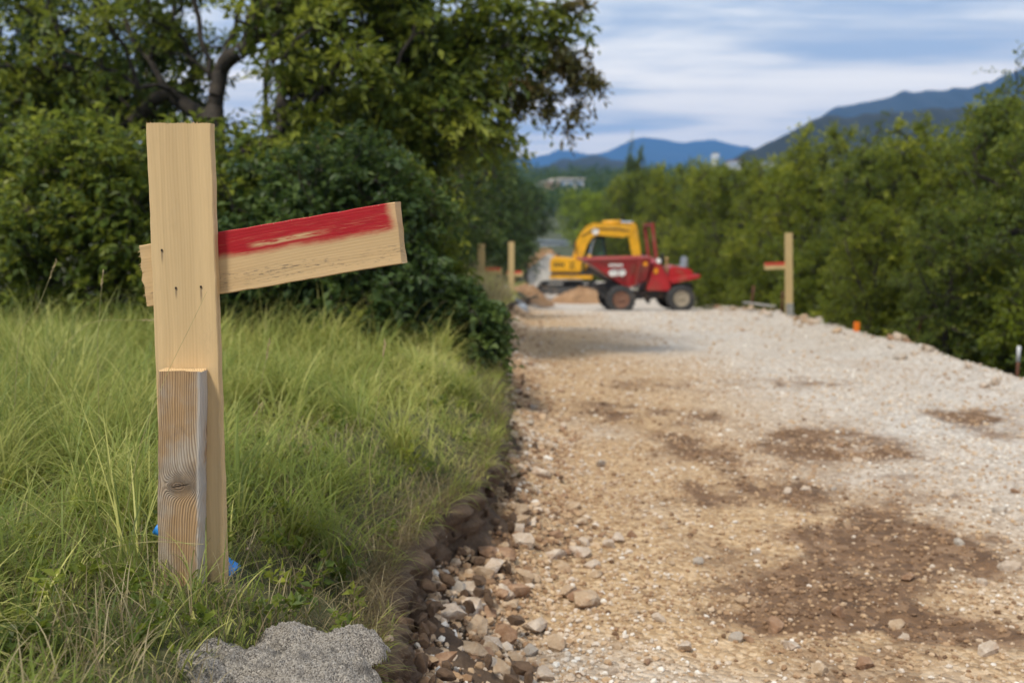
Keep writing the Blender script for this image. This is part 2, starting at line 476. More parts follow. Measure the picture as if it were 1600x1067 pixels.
# bank face between verge and road: crumbling, slightly overhanging earth
by = np.concatenate([np.linspace(-7, 1.4, 30), spaced(1.42, 63, 0.018, 1.009)])
bt = np.linspace(0, 1, 40)
BY, BT = np.meshgrid(by, bt, indexing='ij')
ztop = zverge(xl(BY) - 0.05, BY); zbot = zroadsurf(xl(BY) + 0.2, BY) - 0.06
BZ = ztop + (zbot - ztop) * BT
prof = np.interp(BT, [0, 0.08, 0.25, 0.5, 0.75, 1.0], [-0.05, 0.03, 0.01, 0.0, 0.07, 0.22]) + 0.16 * BT * smooth(BY, 3.5, 2.8)
ncl = np.exp(-np.maximum(BY - 3, 0) / 12)
BX = xl(BY) + prof + 0.10 * fbm(BY * 4.5, BZ * 5, 41) * smooth(BT, 0, 0.15) + (0.045 * fbm(BY * 15, BZ * 22, 42, 4) - 0.03 * np.abs(fbm(BY * 34, BZ * 40, 44, 3))) * ncl * smooth(BT, 0, .1)
tag(link('bank', grid_mesh('bank', BX, BY, BZ, [M_SOIL])), kind='structure')

vy = np.concatenate([np.linspace(-7, 1.0, 18), spaced(1.05, 66, 0.05, 1.02)])
vt = np.concatenate([spaced(0.045, 26, 0.04, 1.07)])
VY = np.repeat(vy[:, None], len(vt), 1); VX = xl(VY) - vt[None, :]
verge = link('grass_verge', grid_mesh('grass_verge', VX, VY, zverge(VX, VY), [M_TURF]))
tag(verge, kind='structure')

# ------------------------------------------------------------------ stones
def rock_mesh(seed, mat, flat=0.75, n=24):
    r = np.random.default_rng(seed)
    p = r.normal(size=(n, 3)); p /= np.linalg.norm(p, axis=1)[:, None]
    p *= r.uniform(0.75, 1.05, (n, 1)); p *= np.array([1.15, 0.85, flat]) * 0.5
    bm = bmesh.new()
    for q in p: bm.verts.new(q)
    res = bmesh.ops.convex_hull(bm, input=bm.verts)
    bmesh.ops.delete(bm, geom=[g for g in res['geom_interior'] if isinstance(g, bmesh.types.BMVert)], context='VERTS')
    bmesh.ops.recalc_face_normals(bm, faces=bm.faces)
    return bm_mesh('rock', bm, mat)
ROCKS = [[rock_mesh(100 + 10 * k + j, m) for j in range(3)] for k, m in enumerate(M_ROCKS)]

def place_stone(parent, x, y, z, s, kind=None, flat=1.0):
    k = RNG.choice(4, p=[.38, .30, .20, .12]) if kind is None else kind
    o = bpy.data.objects.new('stone', ROCKS[k][RNG.integers(3)]); COL.objects.link(o); o.parent = parent
    o.location = (x, y, z); o.scale = (s, s * RNG.uniform(.8, 1.1), s * flat * RNG.uniform(.7, 1.1))
    o.rotation_euler = (RNG.uniform(-.5, .5), RNG.uniform(-.5, .5), RNG.uniform(0, 6.28))
    return o

n_st = 0
def road_stone(px, py, spx, kind=None):
    """a stone seen at that pixel, resting on the road"""
    global n_st
    y = 3.0
    for _ in range(12):
        r = FWD * F + RIGHT * (px - 800) + UP * (533.5 - py)
        x = r[0] / r[1] * y; z = zroadsurf(x, y)
        z = foot_z(x, y); y = y + 0.7 * ((z - CAM[2]) * r[1] / r[2] - y)
    s = spx / F * y
    place_stone(road, x, y, float(foot_z(x, y)) + s * 0.12, s * 1.15, kind); n_st += 1
for a in [(905, 866, 36, 0), (715, 925, 40, 3), (700, 965, 50, 0), (745, 985, 44, 1), (735, 1020, 60, 1), (690, 1040, 50, 2), (800, 950, 34, 1), (905, 935, 40, 2),
          (760, 960, 36, 2), (650, 1040, 44, 2), (835, 985, 42, 0), (868, 1010, 40, 1), (820, 905, 34, 1), (845, 745, 30, 0), (812, 795, 30, 1), (880, 890, 28, 1),
          (868, 838, 26, 2), (818, 845, 30, 1), (790, 870, 34, 2), (755, 900, 36, 1), (1070, 1015, 32, 0), (1240, 1012, 30, 0), (1210, 980, 34, 2), (1400, 980, 30, 1),
          (1540, 1020, 34, 0), (1578, 890, 30, 0), (1480, 775, 24, 0), (1340, 722, 18, 0), (1560, 800, 24, 3), (1280, 1050, 36, 1), (1150, 1000, 26, 3), (1030, 970, 22, 0),
          (965, 845, 24, 0), (930, 900, 22, 1), (1420, 905, 24, 2), (1500, 850, 22, 3), (620, 1060, 40, 1), (780, 1050, 46, 1), (850, 1060, 40, 0), (960, 1055, 26, 0), (1350, 1040, 34, 2),
          (1160, 940, 26, 1), (1310, 960, 28, 2), (790, 930, 40, 0), (730, 945, 36, 1), (810, 830, 28, 0), (1090, 880, 20, 3), (1230, 770, 18, 0)]:
    road_stone(*a)
for _ in range(125):                                     # rubble at the foot of the bank
    y = 2.0 + 8 * RNG.random() ** 1.9; x = float(xl(y)) + 0.09 + abs(RNG.normal(0, 0.20)) + .08 * float(smooth(y, 3.5, 2.8))
    s = RNG.uniform(.03, .085) * (1.3 if y < 4 else 1)
    place_stone(road, x, y, float(foot_z(x, y)) + s * RNG.uniform(0, .2), s, RNG.choice(4, p=[.26, .34, .32, .08])); n_st += 1
for _ in range(75):                                     # rubble berm along the right edge
    y = RNG.uniform(7.5, 26); x = float(xr(y)) - 0.12 + RNG.normal(0, 0.20)
    s = RNG.uniform(.06, .20)
    place_stone(road, x, y, float(zroadsurf(x, y)) + s * .1 - 0.22 * float(smooth(x - xr(y), 0, .45)), s, RNG.choice(4, p=[.35, .3, .1, .25])); n_st += 1
for _ in range(48):                                     # loose stones on the carriageway
    y = 2.4 + 9 * RNG.random() ** 1.5; x = RNG.uniform(float(xl(y)) + .2, min(float(xr(y)), y * .56))
    s = RNG.uniform(.022, .055)
    place_stone(road, x, y, float(zroadsurf(x, y)) + s * .12, s); n_st += 1

ICO = np.array([(0, 1, 1.618), (0, -1, 1.618), (0, 1, -1.618), (0, -1, -1.618), (1, 1.618, 0), (-1, 1.618, 0), (1, -1.618, 0), (-1, -1.618, 0), (1.618, 0, 1), (-1.618, 0, 1), (1.618, 0, -1), (-1.618, 0, -1)])
ICO /= np.linalg.norm(ICO[0])
ICOF = np.array([(0, 1, 8), (0, 9, 1), (0, 4, 5), (0, 8, 4), (0, 5, 9), (1, 6, 8), (1, 7, 6), (1, 9, 7), (2, 10, 3), (2, 3, 11), (2, 5, 4), (2, 4, 10), (2, 11, 5), (3, 6, 7), (3, 10, 6), (3, 7, 11), (4, 8, 10), (5, 11, 9), (6, 10, 8), (7, 9, 11)])
def gravel(rng, bands):
    P, S = [], []
    for y0, y1, dens, smin, smax, cap in bands:
        n = int(dens * (y1 - y0) * 4.6)
        y = rng.uniform(y0, y1, n); x = rng.uniform(-0.45, 5.2, n)
        clump = fbm(x * 3, y * 3, 51) * 0.5 + 0.55 + 0.5 * np.exp(-((x - xl(y)) / 0.5) ** 2)
        ok = (x > xl(y) + 0.03) & (x < np.minimum(xr(y) + 0.1, y * 0.60 + 0.3)) & (rng.random(n) < clump)
        x, y = x[ok], y[ok]
        s = smin + (smax - smin) * rng.random(len(x)) ** 2.6
        s *= 1 + 0.85 * np.exp(-((x - xl(y)) / 0.38) ** 2)
        P.append(np.stack([x, y, foot_z(x, y) + s * 0.12], 1)); S.append(s)
    P = np.concatenate(P); S = np.concatenate(S); n = len(P)
    jit = rng.uniform(0.72, 1.15, (n, 12, 1)); ax = rng.uniform(0.6, 1.2, (n, 1, 3)); ax[:, :, 2] *= 0.75
    a = rng.uniform(0, 6.28, n); c, s_ = np.cos(a), np.sin(a)
    v = ICO[None] * jit * ax * (S[:, None, None] * 0.5)
    v = np.stack([v[..., 0] * c[:, None] - v[..., 1] * s_[:, None], v[..., 0] * s_[:, None] + v[..., 1] * c[:, None], v[..., 2]], -1) + P[:, None]
    fcs = (ICOF[None] + (np.arange(n) * 12)[:, None, None]).reshape(-1, 3)
    d, p = damp(P[:, 0], P[:, 1]), pale(P[:, 0], P[:, 1])
    tint = np.clip(rng.normal(0.55, 0.22, n) + 0.24 * p - 0.40 * d - 0.12 * np.exp(-((P[:, 0] - xl(P[:, 1])) / 0.4) ** 2), 0, 1)
    return v.reshape(-1, 3), fcs, np.repeat(tint, 12)
gv, gf, gt = gravel(np.random.default_rng(5), [(1.9, 3.6, 5200, .006, .026, 0), (3.6, 6, 2600, .008, .030, 0), (6, 10, 800, .012, .040, 0), (10, 22, 100, .02, .06, 0)])
go = link('gravel', raw_mesh('gravel', gv, gf, [M_GRAVEL], {'tint': gt}), road)
tag(go, kind='stuff')

bank = bpy.data.objects['bank']
M_CLOD = mat_soil('soil_clod', (.085, .052, .030), (.15, .092, .055), (.24, .155, .095), 2.0)
CLODS = [rock_mesh(900 + j, M_CLOD, .8) for j in range(4)]
for _ in range(230):
    y = 1.75 + 7 * RNG.random() ** 1.8; f = RNG.random()
    zt, zb_ = float(zverge(xl(y) - .05, y)) - .02, float(zroadsurf(xl(y) + .2, y))
    x = float(xl(y)) + np.interp(f, [0, .4, .75, 1.0], [.0, .01, .08, .26]) + .16 * f * float(smooth(y, 3.5, 2.8)) + RNG.normal(0, .02); s_ = RNG.uniform(.02, .065)
    o = bpy.data.objects.new('soil_clod', CLODS[RNG.integers(4)]); COL.objects.link(o); o.parent = bank
    o.location = (x, y, zt + (zb_ - zt) * f); o.scale = (s_, s_, s_ * .85); o.rotation_euler = tuple(RNG.uniform(0, 6.28, 3))

# ------------------------------------------------------------------ wooden survey marker in the foreground
def mat_fresh_wood(nails=(), base=(.62, .445, .235), name='fresh_pine', axis='Z'):
    m, nt, b = new_mat(name); x, y, z = nt.sep(nt.coord('Object'))
    a, l = (x, z) if axis == 'Z' else (z, x)
    w1 = nt.noise(nt.xyz(a * 6.0, y * 3.0, l * 1.1), 1.0, 2, 0.5)
    ac = a + (w1 - 0.5) * 0.055 + y * 0.35
    ring = (ac * 950.0 + (nt.noise(nt.xyz(a * 40, y * 40, l * 3), 1.0, 2) - 0.5) * 5.0).sin() * 0.5 + 0.5
    band = nt.noise(nt.xyz(ac * 38.0, 0.0, l * 0.7), 1.0, 3, 0.55)
    fib = nt.noise(nt.xyz(a * 900, y * 900, l * 14), 1.0, 3, 0.6)
    big = nt.noise(nt.xyz(a * 9, y * 9, l * 4.0), 1.0, 4, 0.55)
    c0 = nt.mix(nt.sstep(band, 0.3, 0.7), tuple(k * .90 for k in base), tuple(min(1, k * 1.08) for k in base))
    c = nt.mix(ring.pow(3.0) * nt.sstep(band, 0.25, 0.65, 0.42, 0.05), c0, tuple(k * f for k, f in zip(base, (.72, .62, .50))))
    c = nt.mix(nt.sstep(fib, 0.35, 0.75) * 0.22, c, tuple(k * f for k, f in zip(base, (.72, .65, .58))))
    c = nt.mix(nt.sstep(big, 0.5, 0.8) * 0.35, c, tuple(k * f for k, f in zip(base, (.82, .76, .70))))
    if nails:                                           # mud splashed up from the ground, handling smudges
        spl = nt.noise(nt.xyz(x * 45, y * 45, z * 22), 1.0, 5, 0.7)
        c = nt.mix(nt.sstep(spl - (z + 0.36) * 2.2, 0.52, 0.70) * nt.sstep(z, -0.20, -0.30) * 0.7, c, (.17, .12, .075))
        smu = nt.noise(nt.xyz(x * 14, y * 8, z * 5 + 2.0), 1.0, 6, 0.7)
        c = nt.mix(nt.sstep(smu, 0.56, 0.74) * 0.30, c, (.33, .24, .14))
    for (nx, nz, ln) in nails:
        near = nt.sstep((x - nx).abs(), 0.0006, 0.0035, 1.0, 0.0)
        drip = nt.sstep(z, nz - ln, nz - ln * 0.3) * nt.sstep(z, nz, nz + 0.004, 1.0, 0.0)
        c = nt.mix(near * drip * 0.6, c, (.10, .075, .05))
    nt.put(b.inputs['Base Color'], c); b.inputs['Roughness'].default_value = 0.62
    b.inputs['Specular IOR Level'].default_value = 0.3
    nt.put(b.inputs['Normal'], nt.bump(fib * 0.5 + ring * 0.35, 0.25, 0.0012))
    return m, nt, b, c, (x, y, z)

def mat_red_arm():
    m, nt, b, c, (x, y, z) = mat_fresh_wood((), (.60, .42, .22), 'painted_board', 'X')
    x = x + 0.112        # runs from the post's edge to the free end
    # dirt speckle low on the board
    sp = nt.noise(nt.xyz(x * 60, y * 60, z * 260), 1.0, 5, 0.7)
    patch = nt.noise(nt.xyz(x * 9, 0.0, z * 16), 1.0, 3)
    lowb = nt.sstep(z, -0.060, -0.045) * nt.sstep(z, -0.032, -0.016, 1.0, 0.0)
    c = nt.mix(nt.sstep(sp, 0.50, 0.66) * lowb * nt.sstep(patch, 0.36, 0.56) * 0.85, c, (.12, .095, .07))
    # sprayed red band along the top, soft lower edge, thin bare streak in it
    e = nt.noise(nt.xyz(x * 10, 0.0, z * 22), 1.0, 5, 0.6) - 0.5
    edge = nt.m('MULTIPLY_ADD', nt.sstep(x, 0.0, 0.10), -0.006, 0.0145) + e * 0.022
    red = nt.sstep(z - edge + (nt.noise(nt.xyz(x * 55, 0.0, z * 240), 1.0, 3) - 0.5) * 0.006, -0.0095, 0.009)
    sl = z - (0.0265 + (x - 0.15) * 0.014 + e * 0.007)
    streak = nt.sstep(sl.abs(), 0.001, 0.0088, 1.0, 0.0) * nt.sstep(x, 0.06, 0.10) * nt.sstep(x, 0.19, 0.26, 1.0, 0.0)
    red = red * (1.0 - nt.sstep(nt.noise(nt.xyz(x * 16, y * 40, z * 420), 1.0, 4, 0.7), 0.54, 0.72) * nt.sstep(z, 0.055, 0.012, 0.12, 0.55))
    red = red * (1.0 - streak * nt.sstep(nt.noise(nt.xyz(x * 30, 0.0, z * 160), 1.0, 4), 0.32, 0.58) * 0.95)
    red = red * nt.sstep(x + e * 0.03, 0.364, 0.384, 1.0, 0.1) * nt.sstep(x, -0.03, -0.005)
    redc = nt.mix(nt.noise(nt.xyz(x * 20, y * 20, z * 60), 1.0, 4), (.31, .006, .012), (.44, .014, .020))
    c = nt.mix(red * nt.sstep(y, 0.012, 0.016, 1.0, 0.6), c, redc)
    nt.put(b.inputs['Base Color'], c)
    nt.put(b.inputs['Roughness'], nt.m('MULTIPLY_ADD', red, -0.12, 0.66))
    return m

def mat_weathered():
    m, nt, b = new_mat('weathered_wood'); x, y, z = nt.sep(nt.coord('Object'))
    # growth rings flowing round a knot
    wob = nt.noise(nt.xyz(x * 14, y * 8, z * 4), 1.0, 3) - 0.5
    kx, kz = 0.0, -0.060
    X = (x - kx) * 0.8 + wob * 0.012; Z = (z - kz) * 1.15
    r2 = X * X + Z * Z + 0.00004
    R2 = 0.013 * 0.013
    psi = (X + 0.062) * (1.0 - (R2 / r2) * 0.85)
    bend = nt.sstep((z - kz).abs(), 0.03, 0.17, 1.0, 0.0)
    psi = psi + bend * (x * x * -3.4) + y * 0.3
    inside = nt.sstep(r2, R2 * 0.75, R2 * 1.35, 1.0, 0.0)
    r = nt.m('SQRT', r2)
    g = nt.mix(inside, nt.xyz(psi * 1.0), nt.xyz(r * 1.1)); g = nt.sep(g)[0]
    lines = (g * 1600.0 + wob * 3.0 + nt.noise(nt.xyz(x * 60, y * 60, z * 6), 1.0, 2) * 2.2).sin() * 0.5 + 0.5
    lw = nt.noise(nt.xyz(g * 120, 0.0, z * 2), 1.0, 3)
    fib = nt.noise(nt.xyz(x * 700, y * 700, z * 18), 1.0, 4, 0.65)
    grey = nt.noise(nt.xyz(x * 11, y * 10, z * 7), 1.0, 5, 0.6)
    c = nt.mix(nt.sstep(grey, 0.40, 0.66), (.47, .30, .155), (.50, .43, .35))
    c = nt.mix(lines.pow(2.2) * nt.sstep(lw, 0.25, 0.62, 0.15, 0.78), c, (.115, .070, .038))
    c = nt.mix(nt.sstep(fib, 0.42, 0.75) * 0.4, c, (.20, .145, .10))
    c = nt.mix(inside * 0.45, c, (.22, .125, .06))
    blot = nt.noise(nt.xyz(x * 16, y * 12, z * 9 + 3.0), 1.0, 4, 0.6)
    c = nt.mix(nt.sstep(blot, 0.56, 0.72) * 0.6, c, (.10, .085, .075))
    mid = nt.sstep((z - kz - 0.012).abs(), 0.012, 0.045, 1.0, 0.0)
    c = nt.mix(mid * nt.sstep(blot, 0.38, 0.6) * 0.6, c, (.11, .085, .065))
    crack = nt.sstep((z - kz - (x - kx) * 0.22 + wob * 0.004).abs(), 0.0004, 0.0016, 1.0, 0.0) * nt.sstep((x - kx - 0.004).abs(), 0.012, 0.020, 1.0, 0.0)
    c = nt.mix(crack, c, (.02, .014, .01))
    pale_ = nt.sstep(x + wob * 0.006, 0.034, 0.041)
    c = nt.mix(pale_ * nt.sstep(grey, 0.34, 0.5) * 0.75, c, (.50, .47, .43))
    geo = nt.node('ShaderNodeNewGeometry')
    topf = nt.sstep(z, 0.168, 0.174)
    c = nt.mix(topf * nt.sstep(nt.sep(geo.outputs['Normal'])[2], 0.35, 0.6), c, (.66, .46, .24))
    nt.put(b.inputs['Base Color'], c); b.inputs['Roughness'].default_value = 0.82
    b.inputs['Specular IOR Level'].default_value = 0.25
    nt.put(b.inputs['Normal'], nt.bump(lines * -0.6 + fib * 0.5 - crack * 2.0 - inside * 0.3, 0.7, 0.0025))
    return m

def plank(L, Wd, T, axis, nl=40, nw=8, rough=0.0006, seed=0, end_jag=(0, 0), end_skew=(0, 0), depth_skew=0.0, chamfer=0.002):
    """board with slightly uneven saw-cut faces; length along axis ('Z' or 'X'), front face at y=-T/2"""
    rng = np.random.default_rng(seed)
    ring2 = []
    h = Wd / 2; ty = T / 2; c = chamfer
    for u_ in np.linspace(-h + c, h - c, nw): ring2.append((u_, -ty))
    ring2.append((h, -ty + c)); ring2.append((h, ty - c))
    for u_ in np.linspace(h - c, -h + c, nw): ring2.append((u_, ty))
    ring2.append((-h, ty - c)); ring2.append((-h, -ty + c))
    ring2 = np.array(ring2); k = len(ring2)
    ls = np.linspace(-L / 2, L / 2, nl)
    V = np.zeros((nl, k, 3))
    for i, l in enumerate(ls):
        u_, w_ = ring2[:, 0].copy(), ring2[:, 1].copy()
        ed = fbm(l * 30 + seed, np.sign(u_) * 3.0, seed, 3) * rough * 2
        u_ = u_ + ed * np.sign(u_); w_ = w_ + fbm(l * 9, u_ * 25, seed + 5, 2) * rough * .3
        ll = np.full(k, l)
        if i == 0: ll = ll + rng.normal(0, 1, k) * end_jag[0] + end_skew[0] * ring2[:, 0]
        if i == nl - 1: ll = ll + rng.normal(0, 1, k) * end_jag[1] + end_skew[1] * ring2[:, 0] + depth_skew * (ring2[:, 1] + ty)
        V[i, :, :] = np.stack([u_, w_, ll], 1) if axis == 'Z' else np.stack([ll, w_, u_], 1)
    idx = np.arange(nl * k).reshape(nl, k); nx = np.roll(idx, -1, 1)
    q = np.stack([idx[:-1], nx[:-1], nx[1:], idx[1:]], -1).reshape(-1, 4)
    caps = [idx[0][::-1][None], idx[-1][None]]
    if axis == 'X': q = q[:, ::-1]; caps = [c_[:, ::-1] for c_ in caps]
    return V.reshape(-1, 3), [q, np.concatenate(caps)]

def splinters(pts, dirs, rng, ln=(0.002, 0.009), w=0.0007):
    V, Fc = [], []
    for p, d in zip(pts, dirs):
        d = d + rng.normal(0, .35, 3); d /= np.linalg.norm(d); s = np.cross(d, rng.normal(size=3)); s /= np.linalg.norm(s)
        b2 = np.cross(d, s)
        L_ = rng.uniform(*ln); w_ = w * rng.uniform(.5, 1.6); n = len(V)
        V += [p + s * w_ - d * .002, p - s * w_ * .5 + b2 * w_ - d * .002, p - s * w_ * .5 - b2 * w_ - d * .002, p + d * L_ + rng.normal(0, .0006, 3)]
        Fc += [(n, n + 1, n + 3), (n + 1, n + 2, n + 3), (n + 2, n, n + 3)]
    return np.array(V), np.array(Fc)

POST_Y = 2.07; PW, PT, PH = 0.135, 0.027, 1.10
p_tl, p_tr = at(228, 193, POST_Y), at(329.5, 193, POST_Y)
post_x = (p_tl[0] + p_tr[0]) / 2; post_top = p_tl[2]; PW = p_tr[0] - p_tl[0]
root = empty('survey_marker_post', (post_x, POST_Y + PT / 2, 0.0))
tag(root, 'tall pale wooden survey post with a tilted red-painted crossbar in the foreground grass', 'marker post', 'wooden survey marker posts')
nail_px = [(253, 391), (275, 450), (314, 448)]
nails = []
zc_post = post_top - PH / 2
for px, py in nail_px:
    q = at(px, py, POST_Y); nails.append((q[0] - post_x, q[2] - zc_post))
m_post = mat_fresh_wood([(a, b_, l) for (a, b_), l in zip(nails, (0.034, 0.028, 0.042))])[0]
vv, ff = plank(PH, PW, PT, 'Z', 60, 10, 0.0007, 3, (0, 0.0006), (0, 0.0))
post = link('post', raw_mesh('post', vv, ff, [m_post]), root, (0, 0, zc_post))
m_split = mat_plain('splinter_wood', (.62, .43, .22), 0.8, 0, .2, 60)
rs = np.random.default_rng(9)
sp = np.stack([rs.uniform(-PW / 2, PW / 2, 110), rs.choice([-PT / 2 + .0008, PT / 2 - .002], 110, p=[.8, .2]), np.full(110, PH / 2)], 1)
v_, f_ = splinters(sp, np.tile([0, -.2, 1.0], (110, 1)), rs, (.0015, .0055), .0006)
tag(link('splinters', raw_mesh('splinters', v_, f_, [m_split]), post), kind='stuff')
m_nail = mat_plain('rusty_nail', (.045, .030, .022), 0.7, 0.4, .3, 200)
for a, b_ in nails:
    link('nail', bm_mesh('nail', lathe([(0.0001, -.0022), (.0021, -.0020), (.0024, -.0008), (.0012, 0), (.0012, .004)], 10, 'Y'), m_nail), root, (a, -PT / 2, zc_post + b_))

# crossbar, nailed behind the post
A_Y = POST_Y + PT + 0.0135 + 0.001
aL, aR = at(224, 432, A_Y - 0.013), at(622, 364, A_Y - 0.013)
ang = math.atan2(aR[2] - aL[2], aR[0] - aL[0]); alen = math.hypot(aR[0] - aL[0], aR[2] - aL[2])
vv, ff = plank(alen, 0.1285, 0.026, 'X', 50, 10, 0.0007, 8, (0.0022, 0.0010), (0.03, 0.06), 0.36)
mid = (aL + aR) / 2
arm = link('crossbar', raw_mesh('crossbar', vv, ff, [mat_red_arm()]), root, (mid[0] - post_x, A_Y - (POST_Y + PT / 2), mid[2]), (0, -ang, 0))
arm['label'] = 'tilted board with its upper half sprayed red'
sp = np.stack([np.full(60, -alen / 2 + .004), rs.uniform(-.013, .013, 60), rs.uniform(-.060, .060, 60)], 1)
v_, f_ = splinters(sp, np.tile([-1.0, 0, -.2], (60, 1)), rs, (.004, .016), .0016)
tag(link('splinters', raw_mesh('splinters', v_, f_, [m_split]), arm), kind='stuff')
sp = np.stack([rs.uniform(-.1, alen / 2, 120), rs.choice([-.0125, .0125], 120), np.full(120, .0638)], 1)
v_, f_ = splinters(sp, np.tile([.3, 0, 1.0], (120, 1)), rs, (.0008, .0028), .0004)
tag(link('splinters', raw_mesh('splinters', v_, f_, [m_split]), arm), kind='stuff')

# short weathered stake in front of the post
ST = 0.048; S_Y = POST_Y - ST
sTL, sTR = at(247, 580, S_Y), at(314, 580, S_Y); sBL = at(246, 905, S_Y)
SW = sTR[0] - sTL[0]; st_top = sTL[2]; SH = st_top + 0.09
lean = math.atan2(sTL[0] - sBL[0], sTL[2] - sBL[2])
vv, ff = plank(0.36, SW, ST, 'Z', 50, 9, 0.0008, 21, (0, 0.0012), (0, 0.02), 0, 0.003)
# the lower end is buried: stretch the bottom ring down
vv = vv.copy(); low_ = vv[:, 2] < -0.179; vv[low_, 2] -= SH - 0.36 if SH > 0.36 else 0.0
stake = link('stake', raw_mesh('stake', vv, ff, [mat_weathered()]), root, ((sTL[0] + sTR[0]) / 2 - post_x - 0.18 * math.sin(lean), -PT / 2 - ST / 2 - 0.0015, st_top - 0.18), (0, lean, 0))
stake['label'] = 'short grey weathered stake with a dark knot'
sp = np.stack([rs.uniform(-SW / 2, SW / 2, 60), rs.uniform(-ST / 2, ST / 2, 60), np.full(60, 0.18)], 1)
v_, f_ = splinters(sp, np.tile([0, 0, 1.0], (60, 1)), rs, (.001, .004), .0009)
tag(link('splinters', raw_mesh('splinters', v_, f_, [m_split]), stake), kind='stuff')

# ------------------------------------------------------------------ litter and lumps by the post
m_plastic, nt, b = new_mat('clear_plastic')
b.inputs['Base Color'].default_value = (.78, .88, .95, 1); b.inputs['Roughness'].default_value = 0.08
b.inputs['Transmission Weight'].default_value = 0.9; b.inputs['IOR'].default_value = 1.15
nt.put(b.inputs['Normal'], nt.bump(nt.noise(nt.coord('Object'), 60, 3), 0.4, 0.004))
m_blue = mat_plain('blue_plastic', (.03, .25, .72), 0.35, 0, .15, 40)
c0, c1_ = at(247, 824, 2.17), at(368, 904, 2.155)
c0[2] = max(c0[2], 0.06)
bl = np.linalg.norm(c1_ - c0)
bottle = link('plastic_bottle', None, None, c1_ + np.array([0, 0, 0.0]))
d_ = Vector(c0 - c1_).normalized(); bottle.rotation_euler = d_.to_track_quat('Z', 'Y').to_euler()
tag(bottle, 'crumpled clear plastic bottle with blue cap and label lying behind the post', 'bottle')
k = bl / 0.21
link('body', bm_mesh('body', lathe([(0.001, 0.002), (.022, 0), (.029, .008), (.030, .02), (.027, .04), (.029, .06), (.028, .10), (.029, .125), (.022, .155), (.013, .178), (.0125, .19), (.001, .191)], 24), m_plastic, True), bottle)
link('label_band', bm_mesh('label_band', lathe([(.0298, .008), (.0306, .012), (.0306, .108), (.0298, .112)], 24), m_blue, True), bottle)
link('cap', bm_mesh('cap', lathe([(.0135, .180), (.0165, .181), (.0168, .206), (.0155, .211), (.001, .2112)], 18), m_blue, True), bottle)

def mat_concrete():
    m, nt, b = new_mat('crumbly_concrete'); co = nt.coord('Object')
    n = nt.noise(co, 12, 6, 0.65); g = nt.sep(nt.voro(co, 420, 1))[0]; g2 = nt.noise(co, 30, 5, 0.6)
    c = nt.ramp(g * 0.62 + n * 0.38, [(0.2, (.13, .115, .10)), (0.42, (.33, .295, .255)), (0.7, (.49, .445, .39)), (0.95, (.66, .61, .54))])
    c = nt.mix(nt.sstep(g2 * .5 + nt.noise(co, 7, 3) * .5, 0.50, 0.62) * 0.7, c, (.11, .10, .09))
    nt.put(b.inputs['Base Color'], c); b.inputs['Roughness'].default_value = 0.95
    nt.put(b.inputs['Normal'], nt.bump(nt.voro(co, 420, 0) * -0.8 + n * 0.6 + nt.noise(co, 160, 4, 0.7), 1.0, 0.006))
    return m
M_CONC = mat_concrete()
def lump(name, cx, cy, rx, ry_, h, seed, label, lobes):
    n = 150
    u_ = np.linspace(-1.2, 1.2, n); U, V = np.meshgrid(u_, u_)
    X = cx + U * rx; Y = cy + V * ry_
    H = np.zeros_like(U)
    wx, wy = .22 * fbm(U * 1.7, V * 1.7, seed + 8), .22 * fbm(U * 1.7 + 9, V * 1.7, seed + 9)
    for lx, ly, lr, lh in lobes:
        q = np.clip(1 - ((U + wx - lx) ** 2 + (V + wy - ly) ** 2) / lr ** 2 + 0.3 * fbm(U * 4 + seed, V * 4, seed), 0, 1)
        H = np.maximum(H, lh * q ** 0.85)
    zb_ = np.maximum(zverge(X, Y), -0.07) - 0.025
    Z = zb_ + h * H + (0.013 * fbm(X * 20, Y * 20, seed + 1) + 0.007 * fbm(X * 60, Y * 60, seed + 2, 3) + .006 * fbm(X * 230, Y * 230, seed + 4, 2)) * smooth(H, 0, .3)
    me = grid_mesh(name, X - cx, Y - cy, Z, [M_CONC])
    bm = bmesh.new(); bm.from_mesh(me); bm.verts.ensure_lookup_table(); Hf = H.ravel()
    bmesh.ops.delete(bm, geom=[v for v in bm.verts if Hf[v.index] <= 0.0], context='VERTS'); bm.to_mesh(me); bm.free()
    o = link(name, me, None, (cx, cy, 0))
    return tag(o, label, 'concrete')
lump('concrete_lump', -0.415, 1.80, .215, .21, .080, 61, 'rough grey crumbled concrete lump in the grass below the wooden post', [(-.05, .52, .42, .95), (.38, .42, .40, .85), (-.30, -.15, .50, .80), (.25, -.25, .55, 1.0), (-.62, -.55, .42, .60), (.30, -.75, .5, .8), (-.1, -.7, .5, .8)])

def unit(v): return v / np.maximum(np.linalg.norm(v, axis=-1, keepdims=True), 1e-9)

def leaf_arrays(C, D, N, L, Wd):
    S = unit(np.cross(D, N)); N = np.cross(S, D)
    L = L[:, None]; Wd = Wd[:, None]
    mid_ = C + D * L * .45
    V = np.stack([C, mid_ + S * Wd * .5 + N * Wd * .16, C + D * L - N * L * .12, mid_ - S * Wd * .5 + N * Wd * .16], 1)
    n = len(C); b_ = (np.arange(n) * 4)[:, None]
    fcs = np.stack([np.concatenate([b_, b_ + 1, b_ + 2], 1), np.concatenate([b_, b_ + 2, b_ + 3], 1)], 1).reshape(-1, 3)
    return V.reshape(-1, 3), fcs

